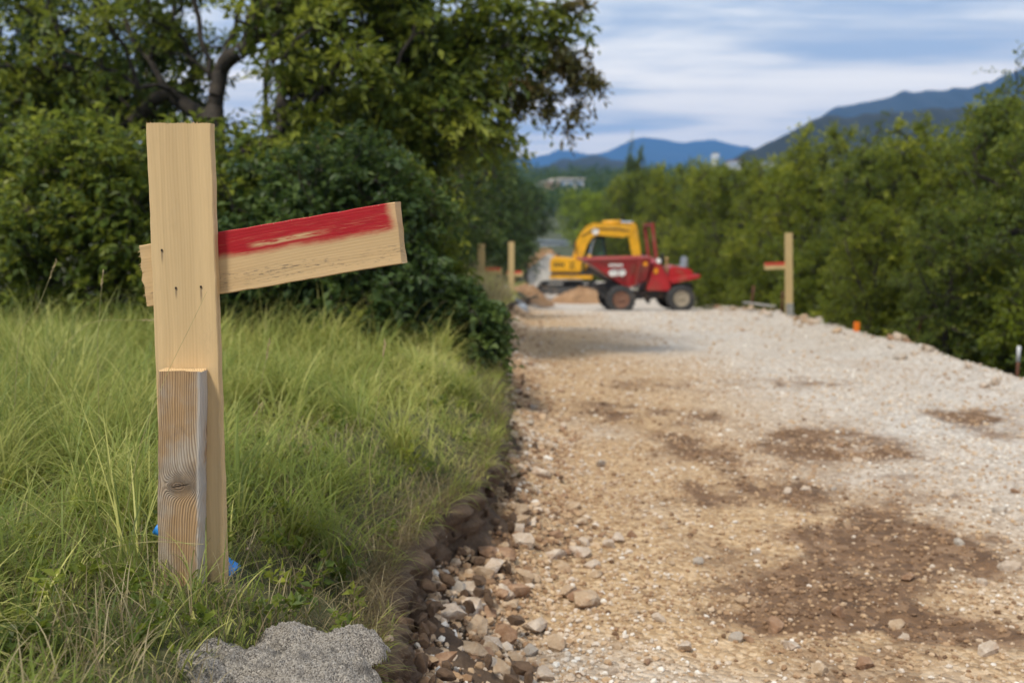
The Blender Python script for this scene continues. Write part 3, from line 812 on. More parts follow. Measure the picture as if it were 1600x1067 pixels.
def sprays(centers, rad, twigs, leaves, leaf_len, leaf_w, rng, axis0, droop=0.3, tint_sd=0.16, tint_mu=0.45, up=0.35):
    """leafy twigs fanning out of each clump centre"""
    n = len(centers)
    tc = np.repeat(np.arange(n), twigs)
    out = unit(centers - axis0)
    td = unit(rng.normal(size=(n * twigs, 3)) + out[tc] * 0.7 + np.array([0, 0, up]))
    tl = np.repeat(rad, twigs) * rng.uniform(.55, 1.15, n * twigs)
    lc = np.repeat(np.arange(n * twigs), leaves)
    tpos = np.tile(np.linspace(.18, 1.0, leaves), n * twigs) + rng.uniform(-.06, .06, n * twigs * leaves)
    base = centers[tc][lc] + td[lc] * (tl[lc] * tpos)[:, None]
    base[:, 2] -= droop * (tl[lc] * tpos ** 2)
    sd = unit(np.cross(td[lc], rng.normal(size=(len(lc), 3))))
    D = unit(td[lc] * 0.65 + sd * 0.9 + np.array([0, 0, -droop]) + rng.normal(0, .25, (len(lc), 3)))
    N = unit(np.array([0, 0, 1.0]) + rng.normal(0, .55, (len(lc), 3)))
    L = leaf_len * rng.uniform(.6, 1.3, len(lc))
    V, fcs = leaf_arrays(base, D, N, L, leaf_w * L / leaf_len)
    ctint = rng.normal(tint_mu, tint_sd, n); ttint = rng.normal(0, .08, n * twigs)
    ti = np.clip(ctint[tc][lc] + ttint[lc] + rng.normal(0, .08, len(lc)), 0, 1)
    tw = (centers[tc], centers[tc] + td * tl[:, None] - np.array([0, 0, 1.0]) * (droop * tl)[:, None])
    return V, fcs, np.repeat(ti, 4), tw

# ------------------------------------------------------------------ grass
def blades(P, H, Wd, az, bend, segs, rng, curl=None, tint=None):
    """curved tapering blades; az = direction they lean to, bend = how far over they go (radians at the tip)"""
    n = len(P); k = segs + 1
    tt = np.linspace(0, 1, k)
    ang0 = rng.uniform(0.05, 0.85, n)
    A = ang0[:, None] + (bend[:, None]) * tt[None] ** 1.4
    dl = (H / segs)[:, None]
    hor = np.concatenate([np.zeros((n, 1)), np.cumsum(np.sin(A[:, :-1]) * dl, 1)], 1)
    ver = np.concatenate([np.zeros((n, 1)), np.cumsum(np.cos(A[:, :-1]) * dl, 1)], 1)
    side_az = az + math.pi / 2
    twist = rng.uniform(-.5, .5, n)[:, None] * tt[None]
    cx = P[:, 0:1] + np.cos(az)[:, None] * hor; cy = P[:, 1:2] + np.sin(az)[:, None] * hor; cz = P[:, 2:3] + ver
    w = (Wd[:, None] * np.clip(1.0 - tt[None] ** 1.7, 0.06, 1) * (0.65 + 0.35 * np.minimum(1, tt[None] * 5))) * 0.5
    sx = np.cos(side_az[:, None] + twist) * w; sy = np.sin(side_az[:, None] + twist) * w
    Vl = np.stack([cx - sx, cy - sy, cz], -1); Vr = np.stack([cx + sx, cy + sy, cz], -1)
    V = np.stack([Vl, Vr], 2).reshape(n, k * 2, 3)
    i = np.arange(segs) * 2
    q = np.stack([i, i + 1, i + 3, i + 2], -1)
    fcs = (q[None] + (np.arange(n) * k * 2)[:, None, None]).reshape(-1, 4)
    return V.reshape(-1, 3), fcs, np.repeat(tint, k * 2)

def clear_of_post(x, y):
    d = (np.abs(x - post_x) < 0.085) & (y > 1.98) & (y < 2.13)
    d |= (np.abs(x + 0.585) < 0.03) & (y > 2.05) & (y < 2.2)
    d |= (np.abs(x + 0.765) < 0.02) & (y > 2.0) & (y < 2.2)
    l1 = ((x + 0.39) / .095) ** 2 + ((y - 1.88) / .06) ** 2 < 1
    l2 = ((x + 0.42) / .135) ** 2 + ((y - 1.72) / .13) ** 2 < 1
    return ~(d | l1 | l2)

def grass_zone(rng, y0, y1, dens, hmin, hmax, w, xmin_k, per, long_):
    n = int(dens * (y1 - y0) * (abs(xmin_k) * (y0 + y1) / 2 + 0.3)); nt_ = max(8, n // per)
    ty = rng.uniform(y0, y1, nt_); tx_ = xl(ty) - 0.01 - rng.random(nt_) * (abs(xmin_k) * ty + 0.2 + xl(ty))
    tid = rng.integers(0, nt_, n)
    spread = (0.038 + 0.009 * y0) * (1.0 if long_ else 1.6)
    ox, oy = rng.normal(0, spread, n), rng.normal(0, spread, n)
    x, y = tx_[tid] + ox, ty[tid] + oy
    bare = np.exp(-(((x + 0.45) / .30) ** 2 + ((y - 2.5) / .42) ** 2)) * 0.88 + np.exp(-(((x + 0.25) / .18) ** 2 + ((y - 3.2) / .40) ** 2)) * 0.6
    keep = (rng.random(n) > bare) & clear_of_post(x, y) & (x < xl(y) + 0.015)
    x, y, tid, ox, oy = x[keep], y[keep], tid[keep], ox[keep], oy[keep]; n = len(x)
    left = smooth(-x, 0.65, 1.2)                                   # longer, ranker grass to the left
    th = rng.uniform(.35, 1.5, nt_)
    hz = (hmin + (hmax - hmin) * rng.random(n) ** 1.2) * th[tid]
    hz *= 0.60 + 0.50 * left + 0.15 * smooth(y, 4.4, 6.5) + 0.55 * fbm(x * 1.6, y * 1.6, 82)
    hz *= 1 - 0.55 * smooth(xl(y) - x, 0.35, 0.03)
    hz *= 1 - 0.42 * smooth(-x, 0.95, 0.55) * smooth(y, 4.4, 3.2)
    hz *= 1 - 0.60 * smooth(y, 2.02, 1.92) * smooth(-x, 0.98, 0.80)
    hz = np.clip(hz, 0.03, 0.6)
    out = np.arctan2(oy, ox)
    swirl = fbm(tx_ * 0.9, ty * 0.9, 83) * 3.0 + rng.normal(0.2, .8, nt_)
    az = np.where(rng.random(n) < 0.45, swirl[tid] + rng.normal(0, 0.5, n), out + rng.normal(0, .6, n))
    flat = smooth(-x, 1.1, 0.5) * smooth(y, 2.2, 3.0)
    bend = np.clip(rng.normal(1.45, 0.55, n) + rng.normal(0, .35, nt_)[tid] + 0.5 * flat, 0.2, 2.7)
    tt = rng.normal(0, .19, nt_)
    ti = rng.normal(0.40, 0.15, n) + tt[tid] + 0.35 * fbm(x * 1.2, y * 1.2, 85) + 0.22 * smooth(y, 2.8, 4.6) * smooth(-x, 2.2, 0.8) + 0.10 * smooth(y, 4.5, 6) + 0.10 * smooth(-x, 1.2, .7) * smooth(y, 2.1, 2.6)
    ti = np.where(rng.random(n) < .06, rng.uniform(.8, 1.0, n), np.clip(ti, 0.02, 0.88))
    P = np.stack([x, y, zverge(x, y) - 0.006], 1)
    return P, hz, w * rng.uniform(.5, 1.4, n), az, bend, ti
rg = np.random.default_rng(17)
Vs, Fs, Ts, off = [], [], [], 0
for y0, y1, dens, h0, h1, w, segs, lg in [(1.25, 2.4, 2300, .16, .50, .0046, 9, 1), (1.25, 2.4, 3400, .05, .13, .0040, 4, 0), (2.4, 3.6, 2000, .14, .42, .0048, 8, 1), (2.4, 3.6, 3000, .05, .13, .0046, 4, 0),
                                          (3.6, 5.4, 1900, .14, .40, .0056, 6, 1), (3.6, 5.4, 1500, .06, .15, .0060, 3, 0), (5.4, 8.4, 1700, .12, .34, .0066, 5, 1), (5.4, 8.4, 700, .05, .12, .008, 3, 0), (8.4, 16, 330, .24, .55, .011, 4, 1), (16, 40, 55, .25, .55, .022, 3, 1)]:
    P, hz, ww, az, be, ti = grass_zone(rg, y0, y1, dens, h0, h1, w, -0.56 if y0 < 8 else -0.30, 95 if lg else 14, lg)
    V, fcs, tt_ = blades(P, hz, ww, az, be, segs, rg, tint=ti)
    Vs.append(V); Fs.append(fcs + off); Ts.append(tt_); off += len(V)
nt2 = 90; ty2 = 1.5 + 5.2 * rg.random(nt2) ** 1.1; tx2 = xl(ty2) - .12 - rg.random(nt2) ** .8 * (.52 * ty2)      # big flopping tussocks
ok = (np.abs(tx2 - post_x) > .16) | (ty2 > 2.35); ok &= ~((np.abs(tx2 + .42) < .36) & (ty2 < 2.05)); tx2, ty2 = tx2[ok], ty2[ok]; nt2 = len(tx2)
tid2 = np.repeat(np.arange(nt2), 110); n = len(tid2); a2 = rg.uniform(-3.14, 3.14, n); r2 = np.abs(rg.normal(0, .045, n))
x = tx2[tid2] + r2 * np.cos(a2); y = ty2[tid2] + r2 * np.sin(a2); flop = rg.uniform(-3.14, 3.14, nt2)[tid2]
az2 = np.where(rg.random(n) < .5, flop + rg.normal(0, .5, n), a2)
V, fcs, tt_ = blades(np.stack([x, y, zverge(x, y) - .005], 1), rg.uniform(.18, .46, n) * (rg.uniform(.6, 1.1, nt2))[tid2], rg.uniform(.003, .006, n) * (.8 + .12 * y), az2, rg.uniform(1.2, 2.6, n), 8, rg, tint=np.clip(rg.normal(.48, .13, n) + rg.normal(0, .16, nt2)[tid2], .03, .9))
Vs.append(V); Fs.append(fcs + off); Ts.append(tt_); off += len(V)
n = 900; y = 1.7 + 6.5 * rg.random(n) ** 1.3; x = xl(y) + 0.01 - np.abs(rg.normal(0, .03, n))       # tufts bending over the rim
tuf = rg.integers(0, 46, n); tyy = 1.7 + 6.5 * rg.random(46) ** 1.3; y = tyy[tuf] + rg.normal(0, .035, n); x = xl(y) - np.abs(rg.normal(0.01, .03, n))
V, fcs, tt_ = blades(np.stack([x, y, zverge(x, y) - .005], 1), rg.uniform(.06, .20, n) * np.where(y < 3, .7, 1.0), rg.uniform(.003, .005, n) * (1 + .1 * y), rg.normal(0, .7, n), rg.uniform(1.2, 2.5, n), 7, rg, tint=np.clip(rg.normal(.5, .2, n), 0, 1))
Vs.append(V); Fs.append(fcs + off); Ts.append(tt_); off += len(V)
tag(link('grass', raw_mesh('grass', np.concatenate(Vs), np.concatenate(Fs), [M_GRASS], {'tint': np.concatenate(Ts)}, True)),
    'long uncut green grass covering the roadside bank', 'grass', kind='stuff')
# dry thatch, dead stems, and roots hanging over the rim
Vs, Fs, Ts, off = [], [], [], 0
n = 1500; y = rg.uniform(9.5, 19, n); x = xl(y) - .02 - np.abs(rg.normal(0, .55, n))
V, fcs, tt_ = blades(np.stack([x, y, zverge(x, y)], 1), rg.uniform(.25, .62, n), rg.uniform(.006, .014, n), rg.uniform(-3.1, 3.1, n), rg.uniform(.2, 1.1, n), 4, rg, tint=rg.uniform(.45, 1, n))
Vs.append(V); Fs.append(fcs + off); Ts.append(tt_); off += len(V)
for y0, y1, dens in [(1.3, 3.4, 1700), (3.4, 6.5, 620), (6.5, 30, 60)]:
    n = int(dens * (y1 - y0) * 1.5); y = rg.uniform(y0, y1, n)
    rimm = rg.random(n) < 0.26
    x = np.where(rimm, xl(y) - 0.01 - np.abs(rg.normal(0, .07, n)), xl(y) - rg.random(n) ** 1.2 * (0.5 * y))
    ok = clear_of_post(x, y); x, y, rimm = x[ok], y[ok], rimm[ok]; n = len(x)
    hz = rg.uniform(.05, .17, n); az = np.where(rimm, rg.normal(0.0, .7, n), rg.uniform(-3.14, 3.14, n))
    be = np.where(rimm, rg.uniform(1.6, 2.9, n), rg.uniform(.6, 2.0, n))
    ti = np.clip(np.where(rimm, rg.normal(.18, .2, n), rg.normal(.5, .25, n)), 0, 1)
    V, fcs, tt_ = blades(np.stack([x, y, zverge(x, y) + rg.uniform(-.01, .02, n)], 1), hz, rg.uniform(.0012, .003, n) * (1 + .12 * y), az, be, 6, rg, tint=ti)
    Vs.append(V); Fs.append(fcs + off); Ts.append(tt_); off += len(V)
tag(link('dry_grass', raw_mesh('dry_grass', np.concatenate(Vs), np.concatenate(Fs), [M_STRAW], {'tint': np.concatenate(Ts)}, True)),
    'dead straw and roots hanging over the rim of the bank', 'dry grass', kind='stuff')

n = 230; y = 1.6 + 5.5 * rg.random(n) ** 1.2; x = xl(y) - .06 - rg.random(n) * .5 * y; ok = clear_of_post(x, y); x, y = x[ok], y[ok]
cw = np.stack([x, y, zverge(x, y) + rg.uniform(.01, .07, len(x))], 1)
V, fcs, ti, _ = sprays(cw, rg.uniform(.03, .07, len(x)), 5, 4, .026, .016, rg, np.array([0, 0, -9.0]), .15, .15, .5, .9)
tag(link('weeds', raw_mesh('weeds', V, fcs, [M_LEAF_OAK], {'tint': ti})), 'small broad-leaved weeds scattered through the grass', 'weeds', kind='stuff')

# single tall seed stalks
m_stalk = mat_plain('stalk', (.34, .30, .13), 0.8, 0, .3, 30)
m_seed = mat_plain('seed_head', (.40, .31, .17), 0.9, 0, .3, 40)
def stalk(pts_px, label, r=0.0011, head=0.05, mat=None):
    pts = [at(px, py, Y) for px, py, Y in pts_px]
    x, y = pts[0][0], pts[0][1]; pts[0][2] = float(zverge(x, y)) - .005
    # smooth through the points
    P = np.array(pts); tq = np.linspace(0, len(P) - 1, 22)
    S = np.stack([np.interp(tq, np.arange(len(P)), P[:, i]) for i in range(3)], 1)
    for _ in range(3): S[1:-1] = (S[:-2] + 2 * S[1:-1] + S[2:]) / 4
    rt = link('grass_stalk', None, None, S[0])
    link('stem', bm_mesh('stem', tube(S - S[0], np.linspace(r, r * .45, len(S)), 5), mat or m_stalk, True), rt)
    if head:
        d = S[-1] - S[-4]; d = d / np.linalg.norm(d); bm = None
        rr = np.random.default_rng(int(pts_px[0][0]))
        for i in range(16):
            p = S[-1] - d * head * (i / 16 - 0.2); o_ = rr.normal(0, 1, 3); o_ -= d * o_.dot(d); o_ /= np.linalg.norm(o_)
            bm = tube([p - S[0], p + d * .006 + o_ * .002 - S[0], p + d * .011 + o_ * .0035 - S[0]], [.0006, .0014, .0003], 4, bm)
        link('seed_head', bm_mesh('seed_head', bm, m_seed), rt)
    tag(rt, label, 'grass stalk', 'tall dry grass stalks')
stalk([(170, 900, 1.93), (215, 700, 1.955), (262, 580, 1.98), (300, 505, 1.985), (323, 456, 1.99)], 'thin bent grass stem crossing the front of the pale post', .0007, 0)
stalk([(592, 830, 2.7), (575, 720, 2.7), (592, 620, 2.7), (601, 540, 2.7)], 'upright dry grass stalk between the post and the bank rim', .0011, .045)
stalk([(395, 760, 2.9), (400, 660, 2.9), (408, 600, 2.9), (420, 540, 2.9)], 'tall dry seed stalk just right of the post', .0012, .06)
stalk([(350, 720, 3.0), (372, 680, 3.0), (392, 655, 3.0), (405, 636, 3.0)], 'short slanting straw stalk low against the right side of the post', .0016, .05)
stalk([(40, 640, 3.2), (80, 560, 3.2), (140, 500, 3.2), (240, 500, 3.2)], 'arching dry stalk reaching the post from the left', .0012, .06)
stalk([(10, 600, 3.0), (28, 520, 3.0), (60, 480, 3.0), (85, 415, 3.0)], 'tall dry seed stalk at the far left edge', .0012, .06)
stalk([(150, 610, 2.8), (152, 540, 2.8), (156, 480, 2.8), (160, 432, 2.8)], 'straight seed stalk standing left of the post', .0010, .05)
stalk([(60, 870, 1.9), (160, 855, 1.95), (240, 845, 1.99), (318, 850, 1.965)], 'pale grass blade bent across the bottom of the weathered stake', .0011, 0)
stalk([(0, 905, 1.85), (100, 870, 1.9), (220, 830, 1.96), (306, 853, 1.97)], 'second long blade arching in front of the weathered stake', .0010, 0, mat_plain('green_stalk', (.25, .28, .06), .7, 0, .2, 30))

for px, py, s, k in [(410, 792, .016, 0), (375, 870, .012, 0), (575, 785, .013, 0), (490, 790, .014, 0), (520, 905, .012, 1), (470, 880, .016, 1), (555, 870, .014, 2), (600, 905, .018, 0)]:
    y = 0.745 * F / (py - 362.0); x = (px - 800) / F * y
    place_stone(verge, x, y, float(zverge(x, y)) + .02, s * 1.6, k)

# ------------------------------------------------------------------ trees and shrubs
def frusta(A, B, ra, rb, n=5):
    d = unit(B - A); o = np.where(np.abs(d[:, 2:3]) < .9, [[0, 0, 1.0]], [[1.0, 0, 0]])
    s = unit(np.cross(d, o)); t_ = np.cross(d, s)
    th = np.linspace(0, 2 * np.pi, n, endpoint=False)
    off = s[:, None] * np.cos(th)[None, :, None] + t_[:, None] * np.sin(th)[None, :, None]
    V = np.concatenate([A[:, None] + off * ra[:, None, None], B[:, None] + off * rb[:, None, None]], 1)
    i = np.arange(n); q = np.stack([i, (i + 1) % n, (i + 1) % n + n, i + n], 1)
    return V.reshape(-1, 3), (q[None] + (np.arange(len(A)) * 2 * n)[:, None, None]).reshape(-1, 4)

def tree_meshes(name, trunks, lobes, clump_r, leaf_len, leaf_w, twigs, leaves, seed, mat, trunk_r=0.1, droop=0.3, mu=0.45, sd=0.16, bark=None, twig_r=0.0025, up=0.35, draw_twigs=True, clear=None):
    """trunks: polylines (local); lobes: (cx,cy,cz,rx,ry,rz,n clumps, hollow)"""
    rng = np.random.default_rng(seed)
    nodes, par = [], []
    for tr in trunks:
        tr = np.array(tr, float); start = len(nodes)
        tq = np.linspace(0, len(tr) - 1, max(6, 4 * len(tr)))
        pts = np.stack([np.interp(tq, np.arange(len(tr)), tr[:, i]) for i in range(3)], 1)
        for j, p in enumerate(pts):
            if j == 0 and nodes:
                nd = np.array(nodes); par.append(int(np.argmin(np.linalg.norm(nd - p, axis=1))))
            else: par.append(len(nodes) - 1 if j else -1)
            nodes.append(p + (rng.normal(0, .012, 3) if 0 < j else 0))
    C = []
    for cx, cy, cz, rx, ry_, rz, n, hollow in lobes:
        v_ = unit(rng.normal(size=(n, 3))) * (hollow + (1 - hollow) * rng.random((n, 1)) ** .5)
        C.append(np.array([cx, cy, cz]) + v_ * np.array([rx, ry_, rz]))
    C = np.concatenate(C)
    C = C[C[:, 2] > 0.08]
    if clear: C = C[[not clear(c) for c in C]]
    ax0 = np.array([nodes[0][0], nodes[0][1], 0])
    order = np.argsort(np.linalg.norm(C - np.array(nodes).mean(0), axis=1)); C = C[order]
    for c in C:
        nd = np.array(nodes)
        dist = np.linalg.norm(nd - c, axis=1) + 0.6 * np.maximum(nd[:, 2] - c[2] + .1, 0)
        p = int(np.argmin(dist)); a = nd[p]; L = np.linalg.norm(c - a)
        k = 3; last = p
        for j in range(1, k + 1):
            f = j / k; q = a + (c - a) * f + np.array([0, 0, .12 * L * math.sin(math.pi * f)]) + rng.normal(0, .03 * L, 3) * (j < k)
            nodes.append(q); par.append(last); last = len(nodes) - 1
    nodes = np.array(nodes); par = np.array(par)
    cnt = np.zeros(len(nodes)); haschild = np.zeros(len(nodes), bool); haschild[par[par >= 0]] = True
    cnt[~haschild] = 1
    for i in range(len(nodes) - 1, -1, -1):
        if par[i] >= 0: cnt[par[i]] += cnt[i]
    r = (np.maximum(cnt, 1) / cnt.max()) ** 0.42 * trunk_r
    ch = np.where(par >= 0)[0]
    A, B = nodes[par[ch]], nodes[ch]
    V1, F1 = frusta(A, B, np.minimum(r[par[ch]], r[ch] * 1.35), r[ch], 6)
    V, fcs, ti, tw = sprays(C, clump_r * rng.uniform(.7, 1.3, len(C)), twigs, leaves, leaf_len, leaf_w, rng, ax0 + np.array([0, 0, C[:, 2].mean() * .6]), droop, sd, mu, up)
    if draw_twigs:
        nt_ = len(tw[0]); V2, F2 = frusta(tw[0], tw[1], np.full(nt_, twig_r), np.full(nt_, twig_r * .4), 3)
        F2 = F2 + len(V1); V1 = np.concatenate([V1, V2]); F1 = np.concatenate([F1, F2])
    return raw_mesh(name + '_trunk', V1, F1, [bark or M_BARK], shade=True), raw_mesh(name + '_crown', V, fcs, [mat], {'tint': ti})

def put_tree(name, loc, meshes, label, cat='tree', group=None, rz=0.0, sc=1.0):
    r = link(name, None, None, loc, (0, 0, rz)); r.scale = (sc, sc, sc) if not hasattr(sc, '__len__') else sc
    link('trunk' if cat == 'tree' else 'stems', meshes[0], r); link('crown' if cat == 'tree' else 'foliage', meshes[1], r)
    tag(r, label, cat, group)
    return r

def bush_stems(rng, n, h, sp):
    return [[(rng.normal(0, .05), rng.normal(0, .05), -.15), (rng.normal(0, sp * .4), rng.normal(0, sp * .4), h * .5), (rng.normal(0, sp), rng.normal(0, sp), h * .85)] for _ in range(n)]

def gz_left(x, y): return float(zverge(x, y))

# --- big trees on the left
rb = np.random.default_rng(23)
TY = 9.6; tx = at(335, 300, TY)[0]; zb = gz_left(tx, TY)
def rel(px, py, Y, bx, by_, bz): q = at(px, py, Y); return (q[0] - bx, q[1] - by_, q[2] - bz)
R_ = lambda px, py, Y=TY: rel(px, py, Y, tx, TY, zb)
tr = [[(0.0, 0, -.2), R_(333, 330), R_(335, 180), R_(345, 100), R_(372, 30), R_(400, -80)],
      [R_(338, 150), R_(315, 60), R_(300, -30), R_(290, -120)], [R_(345, 110), R_(385, 70, 9.4), R_(420, -20, 9.2), R_(470, -90, 9.0)],
      [R_(336, 200), R_(270, 150, 9.9), R_(210, 60, 10.1), R_(160, -60, 10.2)], [R_(333, 260), R_(420, 220, 9.3), R_(500, 150, 9.0)]]
lob = [(-1.2, .3, 2.6, 1.3, 1.2, .9, 85, .35), (.0, .5, 4.4, 2.0, 1.6, 1.2, 90, .3), (1.0, -.3, 2.4, 1.2, 1.0, .8, 85, .3), (-1.6, .5, 1.8, 1.0, 1.0, .8, 90, .3), (.7, .4, 1.5, 1.1, .9, .7, 80, .3), (1.3, -.2, 3.4, 1.0, 1.0, .8, 70, .3)]
put_tree('oak_tree', (tx, TY, zb), tree_meshes('oak', tr, lob, .36, .095, .044, 7, 8, 31, M_LEAF_OAK, .115, .35, .50, .22, clear=lambda c: abs(c[0] - .12) < .42 and c[1] < .6 and 1.3 < c[2] < 3.6), 'large dark forked tree rising behind the foreground post')

T2Y = 10.0; t2x = at(620, 330, T2Y)[0]; zb2 = gz_left(t2x, T2Y)
R2_ = lambda px, py, Y=T2Y: rel(px, py, Y, t2x, T2Y, zb2)
tr = [[(0.0, 0, -.2), R2_(605, 330), R2_(630, 220), R2_(655, 130), R2_(700, 60), R2_(740, -20), R2_(760, -120)],
      [R2_(640, 180), R2_(600, 90), R2_(570, 0), R2_(560, -100)], [R2_(690, 70), R2_(760, 70, 9.8), R2_(830, 62, 9.6), R2_(885, 95, 9.5)],
      [R2_(620, 260), R2_(700, 230, 9.6), R2_(770, 190, 9.4)], [R2_(620, 270), R2_(530, 250, 9.6), R2_(450, 210, 9.4)], [R2_(735, -10), R2_(800, -10, 9.7), R2_(850, 10, 9.5)]]
def lobe_px(px, py, Y, rpx, rpy, ry_, n, bx, by_, bz, hollow=.25):
    q = rel(px, py, Y, bx, by_, bz); return (*q, rpx / F * Y, ry_, rpy / F * Y, n, hollow)
L2 = lambda px, py, rpx, rpy, n, Y=T2Y, ry_=.7: lobe_px(px, py, Y, rpx, rpy, ry_, n, t2x, T2Y, zb2)
lob = [L2(560, 60, 150, 110, 90), L2(680, 40, 110, 90, 60), L2(760, 90, 90, 80, 46, 9.6, .5), L2(700, 190, 95, 70, 60, 9.5, .6), L2(560, 220, 140, 90, 90, 9.4), L2(610, 330, 100, 70, 55, 9.4, .6),
       L2(600, -160, 260, 150, 120, 10.2, 1.3), L2(820, 40, 60, 50, 13, 9.6, .3), L2(480, 330, 110, 90, 60, 9.2, .6)]
put_tree('ash_tree', (t2x, T2Y, zb2), tree_meshes('ash', tr, lob, .34, .098, .040, 7, 8, 37, M_LEAF_OAK, .085, .42, .50, .20), 'leafy tree whose leaning trunk stands above the red crossbar')

# the hanging outer branch with rusty leaves, a tree of its own limb: same tree, browner leaf sprays
lob3 = [L2(885, 95, 34, 36, 13, 9.5, .2), L2(905, 135, 26, 34, 10, 9.5, .2), L2(850, 100, 30, 30, 9, 9.5, .2), L2(840, 160, 30, 30, 9, 9.5, .2), L2(884, 185, 18, 18, 4, 9.5, .12), L2(880, 15, 40, 16, 5, 9.5, .15), L2(800, 150, 30, 30, 8, 9.5, .2)]
ms = tree_meshes('ash_tips', [[R2_(760, 70, 9.8), R2_(830, 62, 9.6), R2_(885, 95, 9.5)]], lob3, .17, .070, .030, 6, 8, 39, M_LEAF_BROWN, .014, .55, .42, .2, up=.0)
ash = bpy.data.objects['ash_tree']
link('branch', ms[0], ash); br_l = link('rusty_leaves', ms[1], ash); br_l['label'] = 'browning leaves on the outer hanging branch'

for nm, px, Y, lobs, mat, mu, label, tro in [
    ('thicket_tree', 70, 11.0, [(0, 0, 2.6, 1.9, 1.3, 1.3, 165, .3), (.5, -.5, 1.9, 1.7, 1.0, .9, 120, .3), (-.3, 0, 4.3, 1.8, 1.4, 1.2, 60, .3)], M_LEAF_DARK, .42, 'dark dense tree filling the left edge behind the grass', .09),
    ('thicket_tree', 430, 13.0, [(0, 0, 1.1, 2.2, 1.2, 1.0, 110, .2), (.2, 0, 3.4, 1.9, 1.3, 1.2, 22, .3)], M_LEAF_DARK, .40, 'shaded tree in the gap between the forked tree and the leaning trunk', .09),
    ('thicket_tree', 660, 15.5, [(0, 0, 1.7, 1.5, 1.2, 1.1, 120, .2), (-.3, 0, 3.2, 1.3, 1.2, 1.0, 70, .3)], M_LEAF_BLUE, .55, 'mid green tree showing below the crown right of the red crossbar', .08)]:
    x = at(px, 400, Y)[0]; z = gz_left(x, Y); s_ = int(px)
    put_tree(nm, (x, Y, z), tree_meshes(nm, [[(0, 0, -.2), (.1, 0, 1.2), (-.1, .1, 2.5), (.1, 0, 4.2)], [(.05, 0, .7), (.6, -.3, 1.6), (1.0, -.3, 2.6)], [(.05, 0, .8), (-.7, .1, 1.7), (-1.1, .2, 2.8)]], lobs, .40, .085, .042, 6, 9, s_, mat, tro, .3, mu, .17), label)

# --- shrubs in front of them
def bush(px, Y, lobs, mat, mu, seed, label, clr=.27, ll=.075, lw=.040, sd=.16, tw=6, lv=9, up=.35, nm='shrub'):
    x = at(px, 480, Y)[0]; z = gz_left(x, Y)
    rr = np.random.default_rng(seed)
    h = max(l[2] + l[5] for l in lobs)
    put_tree(nm, (x, Y, z), tree_meshes(nm, bush_stems(rr, 4, h, .3), lobs, clr, ll, lw, tw, lv, seed, mat, .022, .25, mu, sd, up=up), label, 'shrub', 'shrubs along the left bank')
bush(50, 7.6, [(0, 0, .7, 1.1, .7, .75, 130, .25), (-.4, .2, 1.2, .9, .6, .45, 45, .3)], M_LEAF_OAK, .36, 201, 'dark shrub behind the tall grass at the left edge')
bush(190, 7.2, [(0, 0, .75, .85, .6, .8, 120, .25), (-.2, .1, 1.15, .6, .5, .35, 36, .3)], M_LEAF_OAK, .46, 202, 'shrub directly left of the wooden post')
bush(335, 7.3, [(0, 0, .7, .8, .6, .8, 110, .25), (.1, .1, 1.05, .6, .5, .3, 30, .3)], M_LEAF_OAK, .40, 203, 'shrub half hidden behind the wooden post')
bush(450, 6.6, [(0, 0, .45, .6, .5, .5, 110, .25), (.1, .3, .95, .55, .45, .4, 55, .3)], M_LEAF_DARK, .46, 204, 'low dark shrub under the red crossbar', .23, .064, .042)
bush(570, 6.5, [(0, 0, .42, .55, .45, .5, 110, .25), (0, .2, .9, .5, .4, .4, 55, .3)], M_LEAF_DARK, .42, 205, 'dark rounded shrub below the free end of the crossbar', .23, .064, .042)
bush(648, 7.0, [(0, 0, .40, .30, .35, .42, 80, .25), (-.05, .1, .85, .22, .3, .30, 36, .3)], M_LEAF_OAK, .40, 206, 'upright shrub right of the crossbar near the road', .21, .064, .040)
bush(735, 6.6, [(0.0, 0, .18, .22, .25, .22, 80, .25), (-.10, .1, .34, .16, .2, .16, 26, .3)], M_LEAF_DARK, .50, 207, 'small glossy bramble overhanging the road edge', .16, .060, .042)
bush(560, 6.3, [(0, 0, .16, .32, .25, .18, 45, .2)], M_LEAF_OAK, .42, 208, 'small weedy shrub in the grass in front of the dark shrubs', .13, .036, .024)
bush(610, 9.5, [(0, 0, .8, .5, .5, .8, 90, .25)], M_LEAF_OAK, .52, 209, 'tall light green shrub behind the crossbar tip', .28, .06, .03)

# --- trees farther along the left edge
def far_left(px, Y, sc, mesh, label, rz, dz=0.0):
    x = at(px, 420, Y)[0]
    z = float(zverge(min(x, float(xl(Y)) - .1), Y)) + dz
    return put_tree('roadside_tree', (x, Y, z), mesh, label, 'tree', 'trees along the left road edge', rz, sc)
FL = tree_meshes('roadside', [[(0, 0, -.3), (.1, 0, 1.2), (0, .1, 2.6), (.1, 0, 3.6)]], [(0, 0, 1.1, 1.25, 1.25, 1.1, 120, .3), (0, 0, 2.5, 1.25, 1.25, 1.2, 130, .3), (.1, 0, 3.6, .8, .8, .7, 50, .3)], .42, .11, .055, 6, 9, 301, M_LEAF_BLUE, .10, .25, .42, .18)
far_left(670, 21, (.85, .85, 1.05), FL, 'slim tree beyond the leaning trunk, left of the nearer marker post', .4)
FH = tree_meshes('roadside_high', [[(0, 0, -.3), (.1, 0, 1.5), (0, .1, 3.0), (.1, 0, 4.2)]], [(0, 0, 3.2, 1.3, 1.3, 1.2, 120, .3), (.2, 0, 4.3, 1.0, 1.0, .8, 60, .3)], .42, .11, .055, 6, 9, 311, M_LEAF_BLUE, .12, .25, .36, .18)
far_left(735, 27, (.95, .95, 1.1), FL, 'roadside tree behind the two left marker posts', 1.7)
far_left(778, 37, (1.1, 1.1, 1.15), FL, 'dark rounded tree left of the excavator', 2.9)
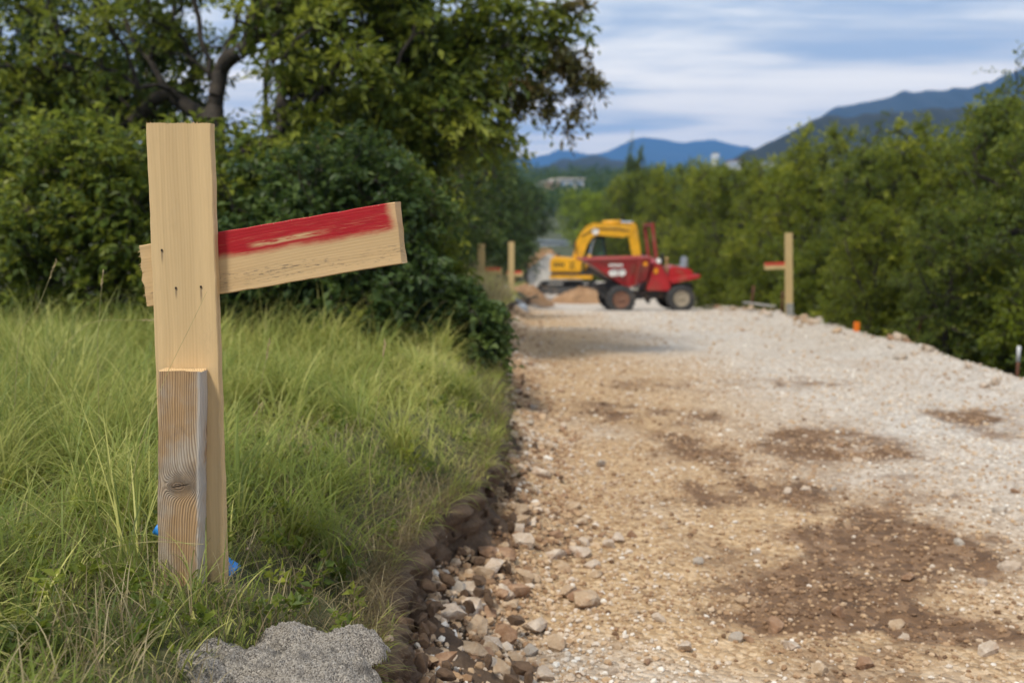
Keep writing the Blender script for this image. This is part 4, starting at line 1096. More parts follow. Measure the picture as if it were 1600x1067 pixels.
far_left(822, 52, (1.05, 1.05, 1.0), FH, 'dark tree just beyond the yellow excavator', 4.4)
far_left(770, 58, 1.5, FL, 'tall far tree at the end of the left bank', 5.2)

# --- belt of trees beyond the right edge
def acacia(seed, mat, mu, sd=.22):
    return tree_meshes('belt', [[(0, 0, -.3), (.1, .05, 1.5), (-.1, .1, 3.0), (.1, 0, 4.4)], [(.05, 0, 1.2), (.6, .3, 2.4), (1.0, .4, 3.4)], [(.05, 0, 1.4), (-.6, -.3, 2.5), (-.9, -.3, 3.6)]],
        [(0, 0, 1.0, 1.5, 1.5, .95, 110, .35), (0, 0, 2.4, 1.55, 1.55, 1.1, 140, .35), (.2, .1, 3.7, 1.1, 1.1, .85, 80, .3), (-.5, -.3, 4.2, .55, .55, .7, 26, .2), (.5, .4, 4.5, .4, .4, .7, 18, .2)],
        .42, .095, .045, 6, 9, seed, mat, .10, .22, mu, sd)
BELT = [acacia(401, M_LEAF_ACACIA, .46), acacia(402, M_LEAF_ACACIA, .30), acacia(403, M_LEAF_OAK, .34)]
BR = acacia(404, M_LEAF_BRIGHT, .50)
def right_tree(px, Y, top_py, k, label, off=0.0, mesh=None, name='belt_tree', wide=1.0):
    x = (px - 800) / F * Y + off
    z = float(ground_z(np.array(x), np.array(Y)))
    top = at(px, top_py, Y)[2]
    sc = (top - z) / 5.0
    return put_tree(name, (x, Y, z - .1), mesh or BELT[k], label, 'tree', 'belt of trees beyond the right road edge', (px * .37) % 6.28, (min(sc, 1.15) * wide, min(sc, 1.15) * wide, sc))
COMMON = 'leafy green tree standing within the dense belt right of the gravel road'
right_tree(1720, 10.0, 90, 2, 'darkest tree of the belt, cut off by the right edge')
right_tree(1600, 12.0, 100, 2, 'tallest dark tree at the right edge, above the short grey pole', .2)
right_tree(1530, 14.0, 132, 1, 'dark tree of the belt behind the leaning rusty rod', .3)
right_tree(1440, 16.0, 166, 0, 'pale-tipped tree of the belt behind the orange peg', .3)
right_tree(1350, 18.5, 200, 2, 'light green tree just right of the right-hand marker post', .2)
right_tree(1260, 21.5, 190, 0, 'spiky-topped tree directly behind the right-hand marker post', .3)
right_tree(1180, 25.0, 245, 0, 'rounded tree between the dumper and the right-hand marker post', .5)
right_tree(1120, 30.0, 250, 1, 'green tree behind the rear of the red dumper', .5)
right_tree(1080, 36.0, 252, 0, 'green tree behind the dumper seat', .4)
right_tree(1040, 46.0, 255, 0, 'tree behind the roll bar of the dumper', .3)
right_tree(985, 56.0, 262, 1, 'tree behind the excavator boom', .2)
right_tree(905, 130.0, 294, 0, 'bright yellow-green tree below the distant pale house', 0, BR, wide=1.7)
right_tree(928, 75.0, 300, 0, 'bright yellow-green tree right behind the excavator boom', 0, BR)
right_tree(962, 72.0, 275, 0, 'yellow-green tree beside the bright one beyond the excavator', 0, BELT[0])
for px, Y, top, k, off, lb in [(1575, 16.5, 118, 2, 1.6, 'back-row tree left of the tallest dark tree at the right edge'), (1450, 19, 178, 0, 1.8, 'back-row tree rising behind the pale-tipped tree near the orange peg'),
                               (1340, 23, 215, 1, 2.0, 'back-row tree under the blue ridge, right of the spiky-topped tree'), (1240, 27, 228, 0, 2.3, 'back-row tree whose top shows left of the spiky-topped tree'),
                               (1160, 33, 240, 0, 2.0, 'back-row tree in front of the distant pale blue hall'), (1110, 41, 246, 1, 2.2, 'back-row tree below the small white tower house'),
                               (1060, 54, 248, 0, 1.5, 'back-row tree to the right of the lone dark tree top'), (1020, 64, 256, 1, 0, 'back-row tree right beside the lone dark tree top'),
                               (962, 84, 280, 0, 0, 'far green tree left of the lone dark tree top'), (1400, 13.2, 300, 1, -.3, 'low front-row tree between the orange peg and the rusty rod'), (1500, 11.0, 290, 2, -.1, 'low dark front-row tree between the rusty rod and the grey pole')]:
    right_tree(px, Y, top, k, lb, off)
right_tree(990, 78.0, 222, 2, 'lone dark tree top standing against the blue mountains', 0, BELT[2], wide=.55)
# low shrubs on the slope below the right edge
SH = tree_meshes('slope_shrub', bush_stems(rb, 4, 1.2, .3), [(0, 0, .5, .8, .8, .5, 90, .25), (0, 0, 1.1, .6, .6, .45, 50, .25)], .28, .075, .040, 6, 8, 451, M_LEAF_ACACIA, .02, .25, .30, .16)
for px, Y, s_, lb in [(1640, 9.6, 1.0, 'dark shrub at the right edge beside the short grey pole'), (1530, 11.2, .95, 'shrub between the short grey pole and the rusty rod'), (1430, 13.0, 1.0, 'shrub right behind the leaning rusty rod'),
                      (1330, 15.4, .95, 'shrub behind the orange peg'), (1255, 18.5, 1.0, 'shrub behind the foot of the right-hand marker post'), (1190, 21.5, 1.0, 'shrub left of the right-hand marker post'), (1130, 26, 1.1, 'shrub beside the rear wheel of the dumper'), (1095, 31, 1.2, 'shrub behind the rear wheel of the dumper')]:
    x = (px - 800) / F * Y + .25; z = float(ground_z(np.array(x), np.array(Y)))
    put_tree('shrub', (x, Y, z - .05), SH, lb, 'shrub', 'shrubs on the slope below the right road edge', px * .7, s_)

# --- far wooded slope, read as one mass
rf = np.random.default_rng(77)
n = 5200
fy = 185 + 430 * rf.random(n) ** 1.3; fx = rf.uniform(-.12, .50, n) * fy * 1.1
fz = ground_z(fx, fy)
cc = np.stack([fx, fy, fz + rf.uniform(.6, 3.2, n) * (0.7 + fy / 500)], 1)
V, fcs, ti, _ = sprays(cc, 1.5 + fy * .0045, 4, 5, 1.0, .65, rf, np.array([0, 0, -60.0]), .1, .16, .45, .6)
tag(link('far_wood', raw_mesh('far_wood', V, fcs, [M_LEAF_BLUE], {'tint': ti})), 'distant wooded slope below the mountains', 'woodland', kind='stuff')

# ------------------------------------------------------------------ hills and mountains
M_HILL = mat_soil('hill_forest', (.005, .008, .005), (.009, .013, .007), (.016, .020, .011), .012)
M_MOUNT = mat_soil('mountain', (.008, .012, .010), (.013, .018, .014), (.024, .028, .024), .0016)
def ridge(name, pts, D, depth, mat, seed, rough, base=-20.0):
    pts = np.array(pts, float)
    px = np.linspace(pts[0, 0], pts[-1, 0], 260); py = np.interp(px, pts[:, 0], pts[:, 1])
    kk = np.hanning(9); kk /= kk.sum(); py = np.convolve(np.pad(py, 4, 'edge'), kk, 'valid')
    T = np.array([at(a, b_, D) for a, b_ in zip(px, py)])
    T[:, 2] += rough * 0.25 * fbm(T[:, 0] / D * 60, T[:, 0] * 0, seed, 4)
    s_ = np.concatenate([np.linspace(0, 1, 30), 1 + np.linspace(0, 1, 14)[1:]])
    X = np.repeat(T[:, 0][:, None], len(s_), 1); Yo = D + (s_ - 1)[None, :] * depth * np.ones_like(X)
    prof = np.where(s_ <= 1, s_ ** 1.15, 1 - (s_ - 1) ** 1.2)
    Z = base + (T[:, 2][:, None] - base) * prof[None]
    env = np.sin(np.pi * np.clip(s_, 0, 2) / 2)[None] * np.clip(np.abs(s_ - 1) * 4, 0, 1)[None]
    Z = Z + rough * fbm(X / depth * 4, Yo / depth * 4, seed + 2, 5) * env - rough * .25 * env
    tag(link(name, grid_mesh(name, X, Yo, Z, [mat])), kind='structure')
ridge('mountain', [(-900, 235), (-300, 215), (300, 225), (700, 240), (800, 246), (848, 244), (880, 232), (912, 244), (940, 241), (985, 222), (1008, 212), (1040, 214), (1068, 225), (1084, 220), (1101, 213), (1130, 222), (1170, 234), (1250, 240), (1500, 225), (2600, 220)], 5000, 2000, M_MOUNT, 501, 80, 0)
ridge('mountain_ridge', [(1100, 268), (1180, 240), (1280, 183), (1330, 163), (1385, 152), (1435, 142), (1475, 142), (1550, 130), (1600, 107), (1700, 95), (1900, 100), (2300, 130), (2800, 200)], 2000, 900, M_MOUNT, 511, 36, 0)
ridge('hill', [(1060, 290), (1130, 258), (1170, 236), (1230, 206), (1280, 187), (1350, 180), (1450, 172), (1520, 165), (1600, 150), (1800, 110), (2300, 120), (2900, 230)], 760, 330, M_HILL, 521, 14, 0)
ridge('low_hill', [(400, 300), (700, 268), (830, 262), (880, 251), (930, 245), (965, 250), (1010, 262), (1100, 275), (1300, 290)], 1250, 500, M_HILL, 531, 14, 0)

# ------------------------------------------------------------------ other marker posts, pegs and rods
M_POSTW = mat_fresh_wood((), (.56, .42, .21), 'marker_pine')[0]
M_POSTG = mat_plain('grey_stake', (.27, .27, .26), .9, 0, .3, 20)
M_REDP = mat_plain('red_paint', (.55, .06, .035), .6, 0, .2, 20)
M_ORANGE = mat_plain('orange_peg', (.80, .19, .01), .6, 0, .15, 20)
M_RUST = mat_plain('rusty_iron', (.13, .055, .030), .85, .2, .35, 30)
M_PIPEW = mat_plain('white_plastic', (.55, .56, .57), .6, 0, .15, 12)
def marker(px, py_top, py_base, Y, w, arm_px, arm_py, label, red_front=True, tilt=0.0, stake_top=None):
    top = at(px, py_top, Y); z0 = at(px, py_base, Y)[2]
    r = empty('survey_marker_post', (top[0], Y, z0)); r.rotation_euler = (0, tilt, 0)
    h = top[2] - z0
    link('post', bm_mesh('post', box((0, 0, h / 2 - .1), (w, .028, h + .2), .002), M_POSTW), r)
    a0, a1 = at(arm_px[0], arm_py, Y), at(arm_px[1], arm_py, Y)
    L = a1[0] - a0[0]; cx = (a0[0] + a1[0]) / 2 - top[0]; cz = a0[2] - z0
    a_ = link('crossbar', bm_mesh('crossbar', box((cx, .029, cz), (L, .026, .11), .002), M_POSTW), r)
    link('painted_band', bm_mesh('painted_band', box((cx - .01, .0285, cz + .034), (L - .03, .031, .050), .002), M_REDP), a_)
    if stake_top:
        hs = at(px, stake_top, Y)[2] - z0
        link('stake', bm_mesh('stake', box((0.0, -.038, hs / 2 - .1), (w * .9, .045, hs + .2), .003), M_POSTG), r)
    tag(r, label, 'marker post', 'wooden survey marker posts')
marker(1237, 364, 500, 16.0, .118, (1198, 1240), 415, 'slim wooden survey post with a short red-topped arm on the right road edge', tilt=-.035, stake_top=474)
marker(752, 381, 440, 16.0, .115, (756, 784), 424, 'left of the two low marker posts in the roadside grass')
marker(799, 378, 437, 21.0, .120, (792, 817), 428, 'right of the two low marker posts, with a red-topped arm beside the soil heap')

def on_road(px, Y): x = (px - 800) / F * Y; return x, float(zroadsurf(x, Y)) - .22 * float(smooth(x - xr(Y), 0, .45))
x, z = on_road(1338, 12.4); b0 = at(1338, 522, 12.4); t0 = at(1337, 503, 12.4)
bm = box((0, 0, (t0[2] - b0[2]) / 2 - .06), (.060, .060, t0[2] - b0[2] + .12), .004)
bm = prism([(-.03, -.2), (.03, -.2), (0, -.32)], -.03, .03, 0, bm)
peg = link('survey_peg', bm_mesh('survey_peg', bm, M_ORANGE), None, (b0[0], 12.4, b0[2])); tag(peg, 'short bright orange wooden peg at the right road edge', 'peg')
def rod(p0, p1, Y0, Y1, r, label, mat=M_RUST, buried=.3):
    a, b_ = at(*p0, Y0), at(*p1, Y1); d = (a - b_) / np.linalg.norm(a - b_)
    P = [a + d * buried, a, (a + b_) / 2 + RNG.normal(0, .004, 3), b_]
    o = link('iron_rod', bm_mesh('iron_rod', tube([q - a for q in P], [r] * 4, 8), mat, True), None, a); tag(o, label, 'rod', 'rods along the right road edge')
rod((1430, 542), (1446, 482), 11.2, 11.3, .020, 'leaning rusty iron rod beyond the orange peg')
rod((1174, 478), (1178, 446), 19.5, 19.5, .022, 'short rusty rod left of the right-hand marker post')
rod((1221, 492), (1223, 455), 17.2, 17.2, .018, 'thin dark rod half hidden just left of the right-hand marker post', M_RUST)
a = at(1590, 580, 8.7); r = empty('boundary_pole', a)
link('lower_section', bm_mesh('lower_section', tube([(0, 0, -.4), (0, 0, 0), (0, 0, .085)], .014, 10), M_RUST, True), r)
link('upper_section', bm_mesh('upper_section', tube([(0, 0, .085), (0, 0, .22), (0, 0, .225)], [.016, .016, .010], 10), M_PIPEW, True), r)
tag(r, 'short grey-topped rusty pole at the right edge of the picture', 'pole')
M_BOARD = mat_plain('old_board', (.33, .31, .28), .85, 0, .2, 8)
# loose pale board lying on the road edge
a, b_ = at(1164, 477, 19.0), at(1208, 494, 17.0)
a[2] = on_road(1164, 19.0)[1] + .16; b_[2] = on_road(1208, 17.0)[1] + .10
d = Vector(b_ - a)
o = link('loose_board', bm_mesh('loose_board', box((0, 0, 0), (d.length, .10, .03), .003), M_BOARD), None, (a + b_) / 2); o.rotation_euler = d.to_track_quat('X', 'Z').to_euler()
tag(o, 'pale board lying on the rubble left of the right-hand marker post', 'board')

# kerb wall along the left edge near the works
kp = [(.24, 19.5, .02), (.15, 22, .12), (.02, 25, .24), (-.12, 29, .42), (-.35, 34, .62)]
M_KERB = mat_plain('kerb_concrete', (.24, .27, .32), .85, 0, .18, 6)
kerb = empty('concrete_kerb', (.24, 19.5, float(zroad(19.5))))
for (xa, ya, ha), (xb, yb, hb) in zip(kp, kp[1:]):
    for s_ in range(3):
        f0, f1 = s_ / 3, (s_ + 1) / 3
        pa = Vector((xa + (xb - xa) * f0, ya + (yb - ya) * f0, 0)); pb = Vector((xa + (xb - xa) * f1, ya + (yb - ya) * f1, 0))
        za, zb_ = float(zroad(pa.y)) + ha + (hb - ha) * f0 + .10, float(zroad(pb.y)) + ha + (hb - ha) * f1 + .10
        dd = pb - pa; L = math.hypot(dd.length, zb_ - za)
        o = link('kerb_stone', bm_mesh('kerb_stone', box((0, 0, -.20), (L - .02, .16, .42), .012), M_KERB), kerb)
        o.location = (pa + pb) / 2 + Vector((0, 0, (za + zb_) / 2)) - kerb.location
        o.rotation_euler = Vector((dd.x, dd.y, zb_ - za)).to_track_quat('X', 'Z').to_euler()
tag(kerb, 'line of blue-grey concrete kerb stones along the left road edge', 'kerb')

# ------------------------------------------------------------------ heaps
def heap(name, px, py_base, Y, wpx, hpx, ry_, mat, seed, label, cat, chunks=0):
    x0 = (px - 800) / F * Y; rx = wpx / F * Y / 2; h = hpx / F * Y
    n = 64; q = np.linspace(-1.15, 1.15, n); U, V = np.meshgrid(q, q)
    rr = np.hypot(U, V) * (1 + .18 * fbm(U * 1.5 + seed, V * 1.5, seed))
    X = x0 + U * rx; Yy = Y + V * ry_
    zb_ = np.minimum(zroad(Yy), ground_z(X, Yy) + .14)
    H = np.clip(1 - rr ** 1.8, 0, 1) ** 1.1
    Z = zb_ - .12 + (h + .12) * H * (1 + .3 * fbm(U * 3, V * 3, seed + 3)) + .10 * h * fbm(U * 9, V * 9, seed + 5, 3) * (H > 0)
    zc = float(zroad(Y))
    o = link(name, grid_mesh(name, X - x0, Yy - Y, Z - zc, [mat], shade=False), None, (x0, Y, zc)); tag(o, label, cat)
heap('soil_heap', 912, 478, 34, 130, 24, 1.1, M_EARTH, 601, 'orange-brown soil heap in front of the excavator tracks', 'soil heap')
heap('soil_heap', 822, 470, 31, 95, 34, 1.4, M_EARTH, 611, 'crumbly brown soil heap at the left road edge beside the kerb', 'soil heap')
heap('gravel_heap', 858, 450, 60, 120, 40, 2.4, M_PALEHEAP, 621, 'pale grey gravel heap behind the excavator', 'gravel heap')
heap('soil_heap', 850, 440, 66, 110, 50, 2.0, M_EARTH, 631, 'tan soil ridge on top of the pale gravel behind the excavator', 'soil heap')

# ------------------------------------------------------------------ vehicles
def paint(name, col, rough=.38, dirt=(.25, .17, .10), amt=.45, cut=.5):
    m = mat_plain(name, col, rough, 0, .12, 3.0, (dirt, cut, amt))
    m.node_tree.nodes['Principled BSDF'].inputs['Coat Weight'].default_value = .15
    return m
M_RED = paint('red_paintwork', (.42, .022, .026)); M_REDROPS = paint('roll_bar_red', (.28, .035, .028), .5)
M_YEL = paint('yellow_paintwork', (.72, .36, .008), .4, (.30, .18, .06), .4)
M_BLACK = mat_plain('black_steel', (.022, .022, .022), .6, .1, .3, 10, ((.16, .11, .07), .5, .6))
M_CHASSIS = mat_plain('chassis_grey', (.075, .075, .075), .7, .2, .3, 6, ((.22, .15, .09), .48, .7))
M_TYRE = mat_plain('tyre_rubber', (.042, .042, .043), .85, 0, .3, 8, ((.16, .135, .11), .5, .6))
M_HUBR = mat_plain('hub_rust', (.20, .095, .06), .7, .1, .25, 10, ((.30, .22, .15), .5, .6))
M_HUBT = mat_plain('hub_tan', (.34, .29, .22), .7, .1, .2, 10)
M_CHROME = mat_plain('chrome_rod', (.62, .64, .66), .22, .9, .1, 10)
M_WHITE = mat_plain('white_decal', (.78, .78, .76), .5, 0, .06, 20)
M_GREYSEAT = mat_plain('grey_seat', (.28, .33, .38), .6, 0, .2, 12)
M_TAN = mat_plain('tan_lever', (.45, .30, .13), .6, 0, .2, 12)
M_LAMPO = mat_plain('amber_lamp', (.85, .33, .02), .3, 0, .1, 12)
m_glass, nt, b = new_mat('cab_glass')
b.inputs['Base Color'].default_value = (.045, .10, .085, 1); b.inputs['Roughness'].default_value = .06; b.inputs['Alpha'].default_value = .72
M_GLASS = m_glass
M_COUNTER = mat_plain('dark_decal', (.06, .045, .01), .5, 0, .2, 12)

def wheel(parent, x, z, y, r, w, hub_mat, side=-1, ribs=18):
    """tyre with lugs, rim disc, hub and nuts; axle along Y; side = outer side"""
    wr = link('wheel', bm_mesh('wheel', lathe([(r * .50, -w * .42), (r * .56, -w * .46), (r * .60, -w * .40), (r * .60, w * .40), (r * .56, w * .46), (r * .50, w * .42)], 32, 'Y'), hub_mat, True), parent, (x, y, z))
    prof = [(r * .56, -w * .40), (r * .66, -w * .50), (r * .86, -w * .50), (r * .95, -w * .44), (r * .965, -w * .2), (r * .965, w * .2), (r * .95, w * .44), (r * .86, w * .50), (r * .66, w * .50), (r * .56, w * .40)]
    bm = lathe(prof, 40, 'Y')
    for i in range(ribs):
        for s_ in (-1, 1):
            a = 2 * math.pi * (i + .25 * s_) / ribs
            m_ = Matrix.Rotation(-a, 3, 'Y') @ Matrix.Rotation(s_ * .55, 3, 'X')
            box(Matrix.Rotation(-a, 3, 'Y') @ Vector((r * .965, s_ * w * .25, 0)), (r * .10, w * .50, r * .10), .004, bm, m_)
    link('tyre', bm_mesh('tyre', bm, M_TYRE), wr)
    bm = lathe([(r * .53, side * w * .18), (r * .50, side * w * .22), (r * .40, side * w * .30), (r * .22, side * w * .30), (r * .20, side * w * .44), (r * .15, side * w * .48), (.001, side * w * .48)], 28, 'Y')
    for i in range(6):
        a = i * math.pi / 3; lathe([(r * .035, side * w * .30), (r * .035, side * w * .36), (.001, side * w * .36)], 6, 'Y', bm, (r * .31 * math.cos(a), 0, r * .31 * math.sin(a)))
    link('rim', bm_mesh('rim', bm, hub_mat, False), wr)
    return wr

# --- red site dumper
DY = 26.0; DPX, DPY = 1000.0, 485.0; S = DY / F
dz0 = float(zroadsurf((DPX - 800) / F * DY, DY))
dump = empty('site_dumper', ((DPX - 800) * S, DY, dz0), math.radians(3))
tag(dump, 'dirty red site dumper with a wedge-shaped front skip parked on the gravel', 'dumper')
def D(px, py): return ((px - DPX) * S * 1.012, (DPY - py) * S)
def dpart(name, bm, mat, parent=dump, smooth_=False): return link(name, bm_mesh(name, bm, mat, smooth_), parent)
HW = .78                                            # half width of the skip
rF, rR = 21.8 * S, 21.0 * S
def skip():
    bm = bmesh.new()
    T = [D(908, 405), D(1009, 402), D(1004, 436), D(975, 449)]
    inset = .22
    def ring(sgn, th):
        ys = [HW - th, HW - th, HW - inset - th, HW - inset - th]
        cx_, cz_ = np.mean([p[0] for p in T]), np.mean([p[1] for p in T])
        out = []
        for i, p in enumerate(T):
            px, pz = p
            if th: px = px + (cx_ - px) * .06; pz = pz + (.0 if i < 2 else (cz_ - pz) * .12)
            out.append(bm.verts.new((px, sgn * ys[i], pz)))
        return out
    a, b_ = ring(-1, 0), ring(1, 0); ai, bi = ring(-1, .03), ring(1, .03)
    bm.faces.new(a); bm.faces.new(b_[::-1]); bm.faces.new(ai[::-1]); bm.faces.new(bi)
    for i in (1, 2, 3):
        j = (i + 1) % 4
        bm.faces.new((a[j], a[i], b_[i], b_[j])); bm.faces.new((ai[i], ai[j], bi[j], bi[i]))
    for A_, I_ in ((a, ai),): bm.faces.new((A_[0], A_[1], I_[1], I_[0]))
    bm.faces.new((b_[1], b_[0], bi[0], bi[1])); bm.faces.new((a[1], b_[1], bi[1], ai[1])); bm.faces.new((b_[0], a[0], ai[0], bi[0]))
    bmesh.ops.recalc_face_normals(bm, faces=bm.faces)
    return bm
sk = dpart('skip', skip(), M_RED)
bm = None
for p0, p1 in [((908, 405), (1009, 402))]:
    for s_ in (-1, 1):
        bm = tube([(*D(*p0)[:1], s_ * HW, D(*p0)[1]), (*D(*p1)[:1], s_ * HW, D(*p1)[1])], .028, 8, bm)
bm = tube([(D(908, 405)[0], -HW, D(908, 405)[1]), (D(908, 405)[0], HW, D(908, 405)[1])], .03, 8, bm)
bm = tube([(D(1009, 402)[0], -HW, D(1009, 402)[1]), (D(1009, 402)[0], HW, D(1009, 402)[1])], .03, 8, bm)
dpart('rim_bar', bm, M_REDROPS, sk)
bm = None                                              # stiffening rib at the back corner
bm = prism([D(989, 403), D(992, 403), D(986, 443), D(983, 444)], -HW - .018, -HW + .2, .004)
dpart('stiffener', bm, M_REDROPS, sk)
# lettering on the skip side: a short white line over two larger white marks (too blurred to read)
def skip_y(py): return -HW + .22 * min(1, max(0, (py - 404) / 45.0)) * (1 if py > 404 else 0) - .012
bm = None
for i in range(6):
    px = 946 + i * 3.6
    bm = box((D(px, 413)[0], skip_y(413), D(px, 413)[1]), (.042, .01, .075), .004, bm)
dpart('lettering', bm, M_WHITE, sk)
q = D(951, 424); bm = lathe([(.035, -.006), (.10, -.006), (.10, .006), (.035, .006)], 20, 'Y', None, (q[0], skip_y(424) + .02, q[1]))
q = D(962.5, 424); box((q[0] - .085, skip_y(424) + .02, q[1]), (.045, .012, .19), .004, bm); lathe([(.02, -.006), (.095, -.006), (.095, .006), (.02, .006)], 20, 'Y', bm, (q[0] + .045, skip_y(424) + .02, q[1]))
dpart('fleet_number', bm, M_WHITE, sk)
q = D(999, 411); dpart('reflector', lathe([(.001, -.012), (.055, -.012), (.055, .012), (.001, .012)], 16, 'Y', None, (q[0], -HW - .01, q[1])), M_LAMPO, sk)
# chassis
bm = prism([D(925, 445), D(955, 441), D(975, 452), D(1002, 455), D(1002, 466), D(945, 466)], -.34, .34, .015)
bm = prism([D(1000, 452), D(1078, 442), D(1076, 462), D(1004, 466)], -.36, .36, .015, bm)
bm = prism([D(916, 420), D(921, 419), D(972, 447), D(968, 453)], -.42, .42, .01, bm)
dpart('chassis', bm, M_CHASSIS)
bm = tube([(D(990, 458)[0], -.2, D(990, 458)[1]), (D(1016, 464)[0], -.2, D(1016, 464)[1])], .06, 10)
bm = prism([D(1000, 452), D(1014, 455), D(1012, 474), D(1006, 470)], -.3, -.2, .01, bm)
dpart('steering_ram', bm, M_BLACK)
bm = prism([D(1012, 411), D(1024, 404), D(1028, 420), D(1041, 438), D(1040, 453), D(1004, 452)], -.62, .62, .02)
dpart('front_cowl', bm, M_RED)
bm = prism([D(1040, 440), D(1040, 418), D(1046, 414), D(1074, 420), D(1078, 430), D(1076, 437), D(1060, 438), D(1050, 443)], -.45, .45, .025)
bn = dpart('bonnet', bm, M_RED)
for s_ in (-1, 1):
    fm = prism([D(1036, 434), D(1082, 427), D(1083, 431), D(1079, 433), D(1040, 441)], s_ * .46 if s_ > 0 else -.80, .80 if s_ > 0 else -.46, .01)
    dpart('mudguard', fm, M_RED)
bm = prism([D(1046, 420), D(1070, 421), D(1070, 416), D(1047, 415)], -.24, .24, .03); st = dpart('seat', bm, M_GREYSEAT)
dpart('seat_back', prism([D(1064, 418), D(1071, 419), D(1070, 401), D(1066, 400)], -.24, .24, .03), M_GREYSEAT, st)
# roll bar, two posts and a top
bm = None
for s_ in (-1, 1):
    p0, p1 = D(1022, 440), D(1010 if s_ > 0 else 1012, 354)
    a0, a1 = Vector((p0[0] + .02, s_ * .52, p0[1])), Vector((D(1012, 354)[0], s_ * .52, p1[1]))
    v_ = (a1 - a0); m_ = v_.to_track_quat('Z', 'Y').to_matrix()
    bm = box((a0 + a1) / 2, (.085, .085, v_.length), .012, bm, m_)
bm = box((D(1012, 353)[0], 0, D(1012, 352)[1]), (.085, 1.125, .085), .012, bm)
dpart('roll_bar', bm, M_REDROPS)
q = D(1034, 406); bm = lathe([(.15, -.012), (.175, -.012), (.175, .012), (.15, .012)], 24, 'X', None, (q[0], 0, q[1])); tube([(q[0], 0, q[1]), (D(1029, 418)[0], 0, D(1029, 418)[1])], .025, 8, bm); box((q[0], 0, q[1]), (.02, .32, .025), 0, bm)
dpart('steering_wheel', bm, M_BLACK)
bm = tube([(D(1038, 424)[0], -.3, D(1038, 424)[1]), (D(1037, 406)[0], -.32, D(1037, 406)[1])], .028, 8); bm = lathe([(.001, 0), (.045, .01), (.04, .06), (.001, .08)], 10, 'Z', bm, (D(1037, 406)[0], -.32, D(1037, 406)[1])); dpart('lever', bm, M_TAN)
q = D(1021, 407); dpart('headlamp', lathe([(.001, -.05), (.06, -.05), (.07, .0), (.05, .05), (.001, .06)], 16, 'Y', None, (q[0], -.60, q[1])), M_WHITE)
q = D(1017, 422); dpart('indicator', box((q[0], -.63, q[1]), (.11, .03, .14), .01), M_LAMPO)
for s_ in (-1, 1):
    wheel(dump, D(963, 467)[0], rF - .03, s_ * .70, rF, .34, M_HUBR, s_)
    wheel(dump, D(1054, 464)[0], rR + .005, s_ * .70, rR, .34, M_HUBT, s_)

# --- yellow excavator
EY = 45.0; EPX, EPY = 890.0, 460.0; SE = EY / F
ez0 = float(zroad(EY))
exc = empty('excavator', ((EPX - 800) * SE, EY, ez0 - .02), math.radians(-4))
tag(exc, 'yellow tracked excavator with a raised bent boom behind the dumper', 'excavator')
ez_off = at(EPX, EPY, EY)[2] - ez0
def X_(px, py): return ((px - EPX) * SE, (EPY - py) * SE)
def epart(name, bm, mat, parent=exc, smooth_=False): return link(name, bm_mesh(name, bm, mat, smooth_), parent)
for s_ in (-1, 1):                                       # tracks
    yc = s_ * .72; a, b_ = X_(850, 452), X_(924, 452); r_ = .27
    n = 30; path = []
    for t_ in np.linspace(-math.pi / 2, -3 * math.pi / 2, 9): path.append((a[0] + r_ * math.cos(t_), r_ + .02 + r_ * math.sin(t_)))
    for t_ in np.linspace(math.pi / 2, -math.pi / 2, 9): path.append((b_[0] + r_ * math.cos(t_), r_ + .02 + r_ * math.sin(t_)))
    tb = epart('track_frame', prism([(a[0] - .05, .16), (b_[0] + .05, .16), (b_[0] + .05, .40), (a[0] - .05, .40)], yc - .12, yc + .12, .02), M_CHASSIS)
    # shoes
    P = np.array(path + [path[0]]); seg = np.linalg.norm(np.diff(P, axis=0), axis=1); cum = np.concatenate([[0], np.cumsum(seg)])
    bm = None; ns = 34
    for i in range(ns):
        f = (i + .5) / ns * cum[-1]; x = np.interp(f, cum, P[:, 0]); z = np.interp(f, cum, P[:, 1]); x2 = np.interp((f + .02) % cum[-1], cum, P[:, 0]); z2 = np.interp((f + .02) % cum[-1], cum, P[:, 1])
        m_ = Matrix.Rotation(-math.atan2(z2 - z, x2 - x), 3, 'Y')
        bm = box((x, yc, z), (cum[-1] / ns * .94, .42, .05), .006, bm, m_)
    epart('track_belt', bm, M_BLACK, tb)
    for cx_, rr_ in ((a[0], .21), (b_[0], .21)):
        epart('sprocket', lathe([(.001, -.13), (.08, -.13), (.09, -.09), (rr_, -.08), (rr_, .08), (.09, .09), (.08, .13), (.001, .13)], 20, 'Y', None, (cx_, yc, r_ + .02)), M_CHASSIS, tb)
    for cx_ in np.linspace(a[0] + .35, b_[0] - .35, 4):
        epart('roller', lathe([(.001, -.14), (.085, -.14), (.085, .14), (.001, .14)], 14, 'Y', None, (cx_, yc, .12)), M_CHASSIS, tb)
epart('slew_ring', lathe([(.001, .40), (.46, .40), (.46, .62), (.001, .62)], 28, 'Z', None, (X_(895, 450)[0], 0, 0)), M_BLACK)
epart('dozer_blade', prism([X_(932, 462), X_(936, 462), X_(938, 447), X_(934, 446)], -.95, .95, .01), M_CHASSIS)
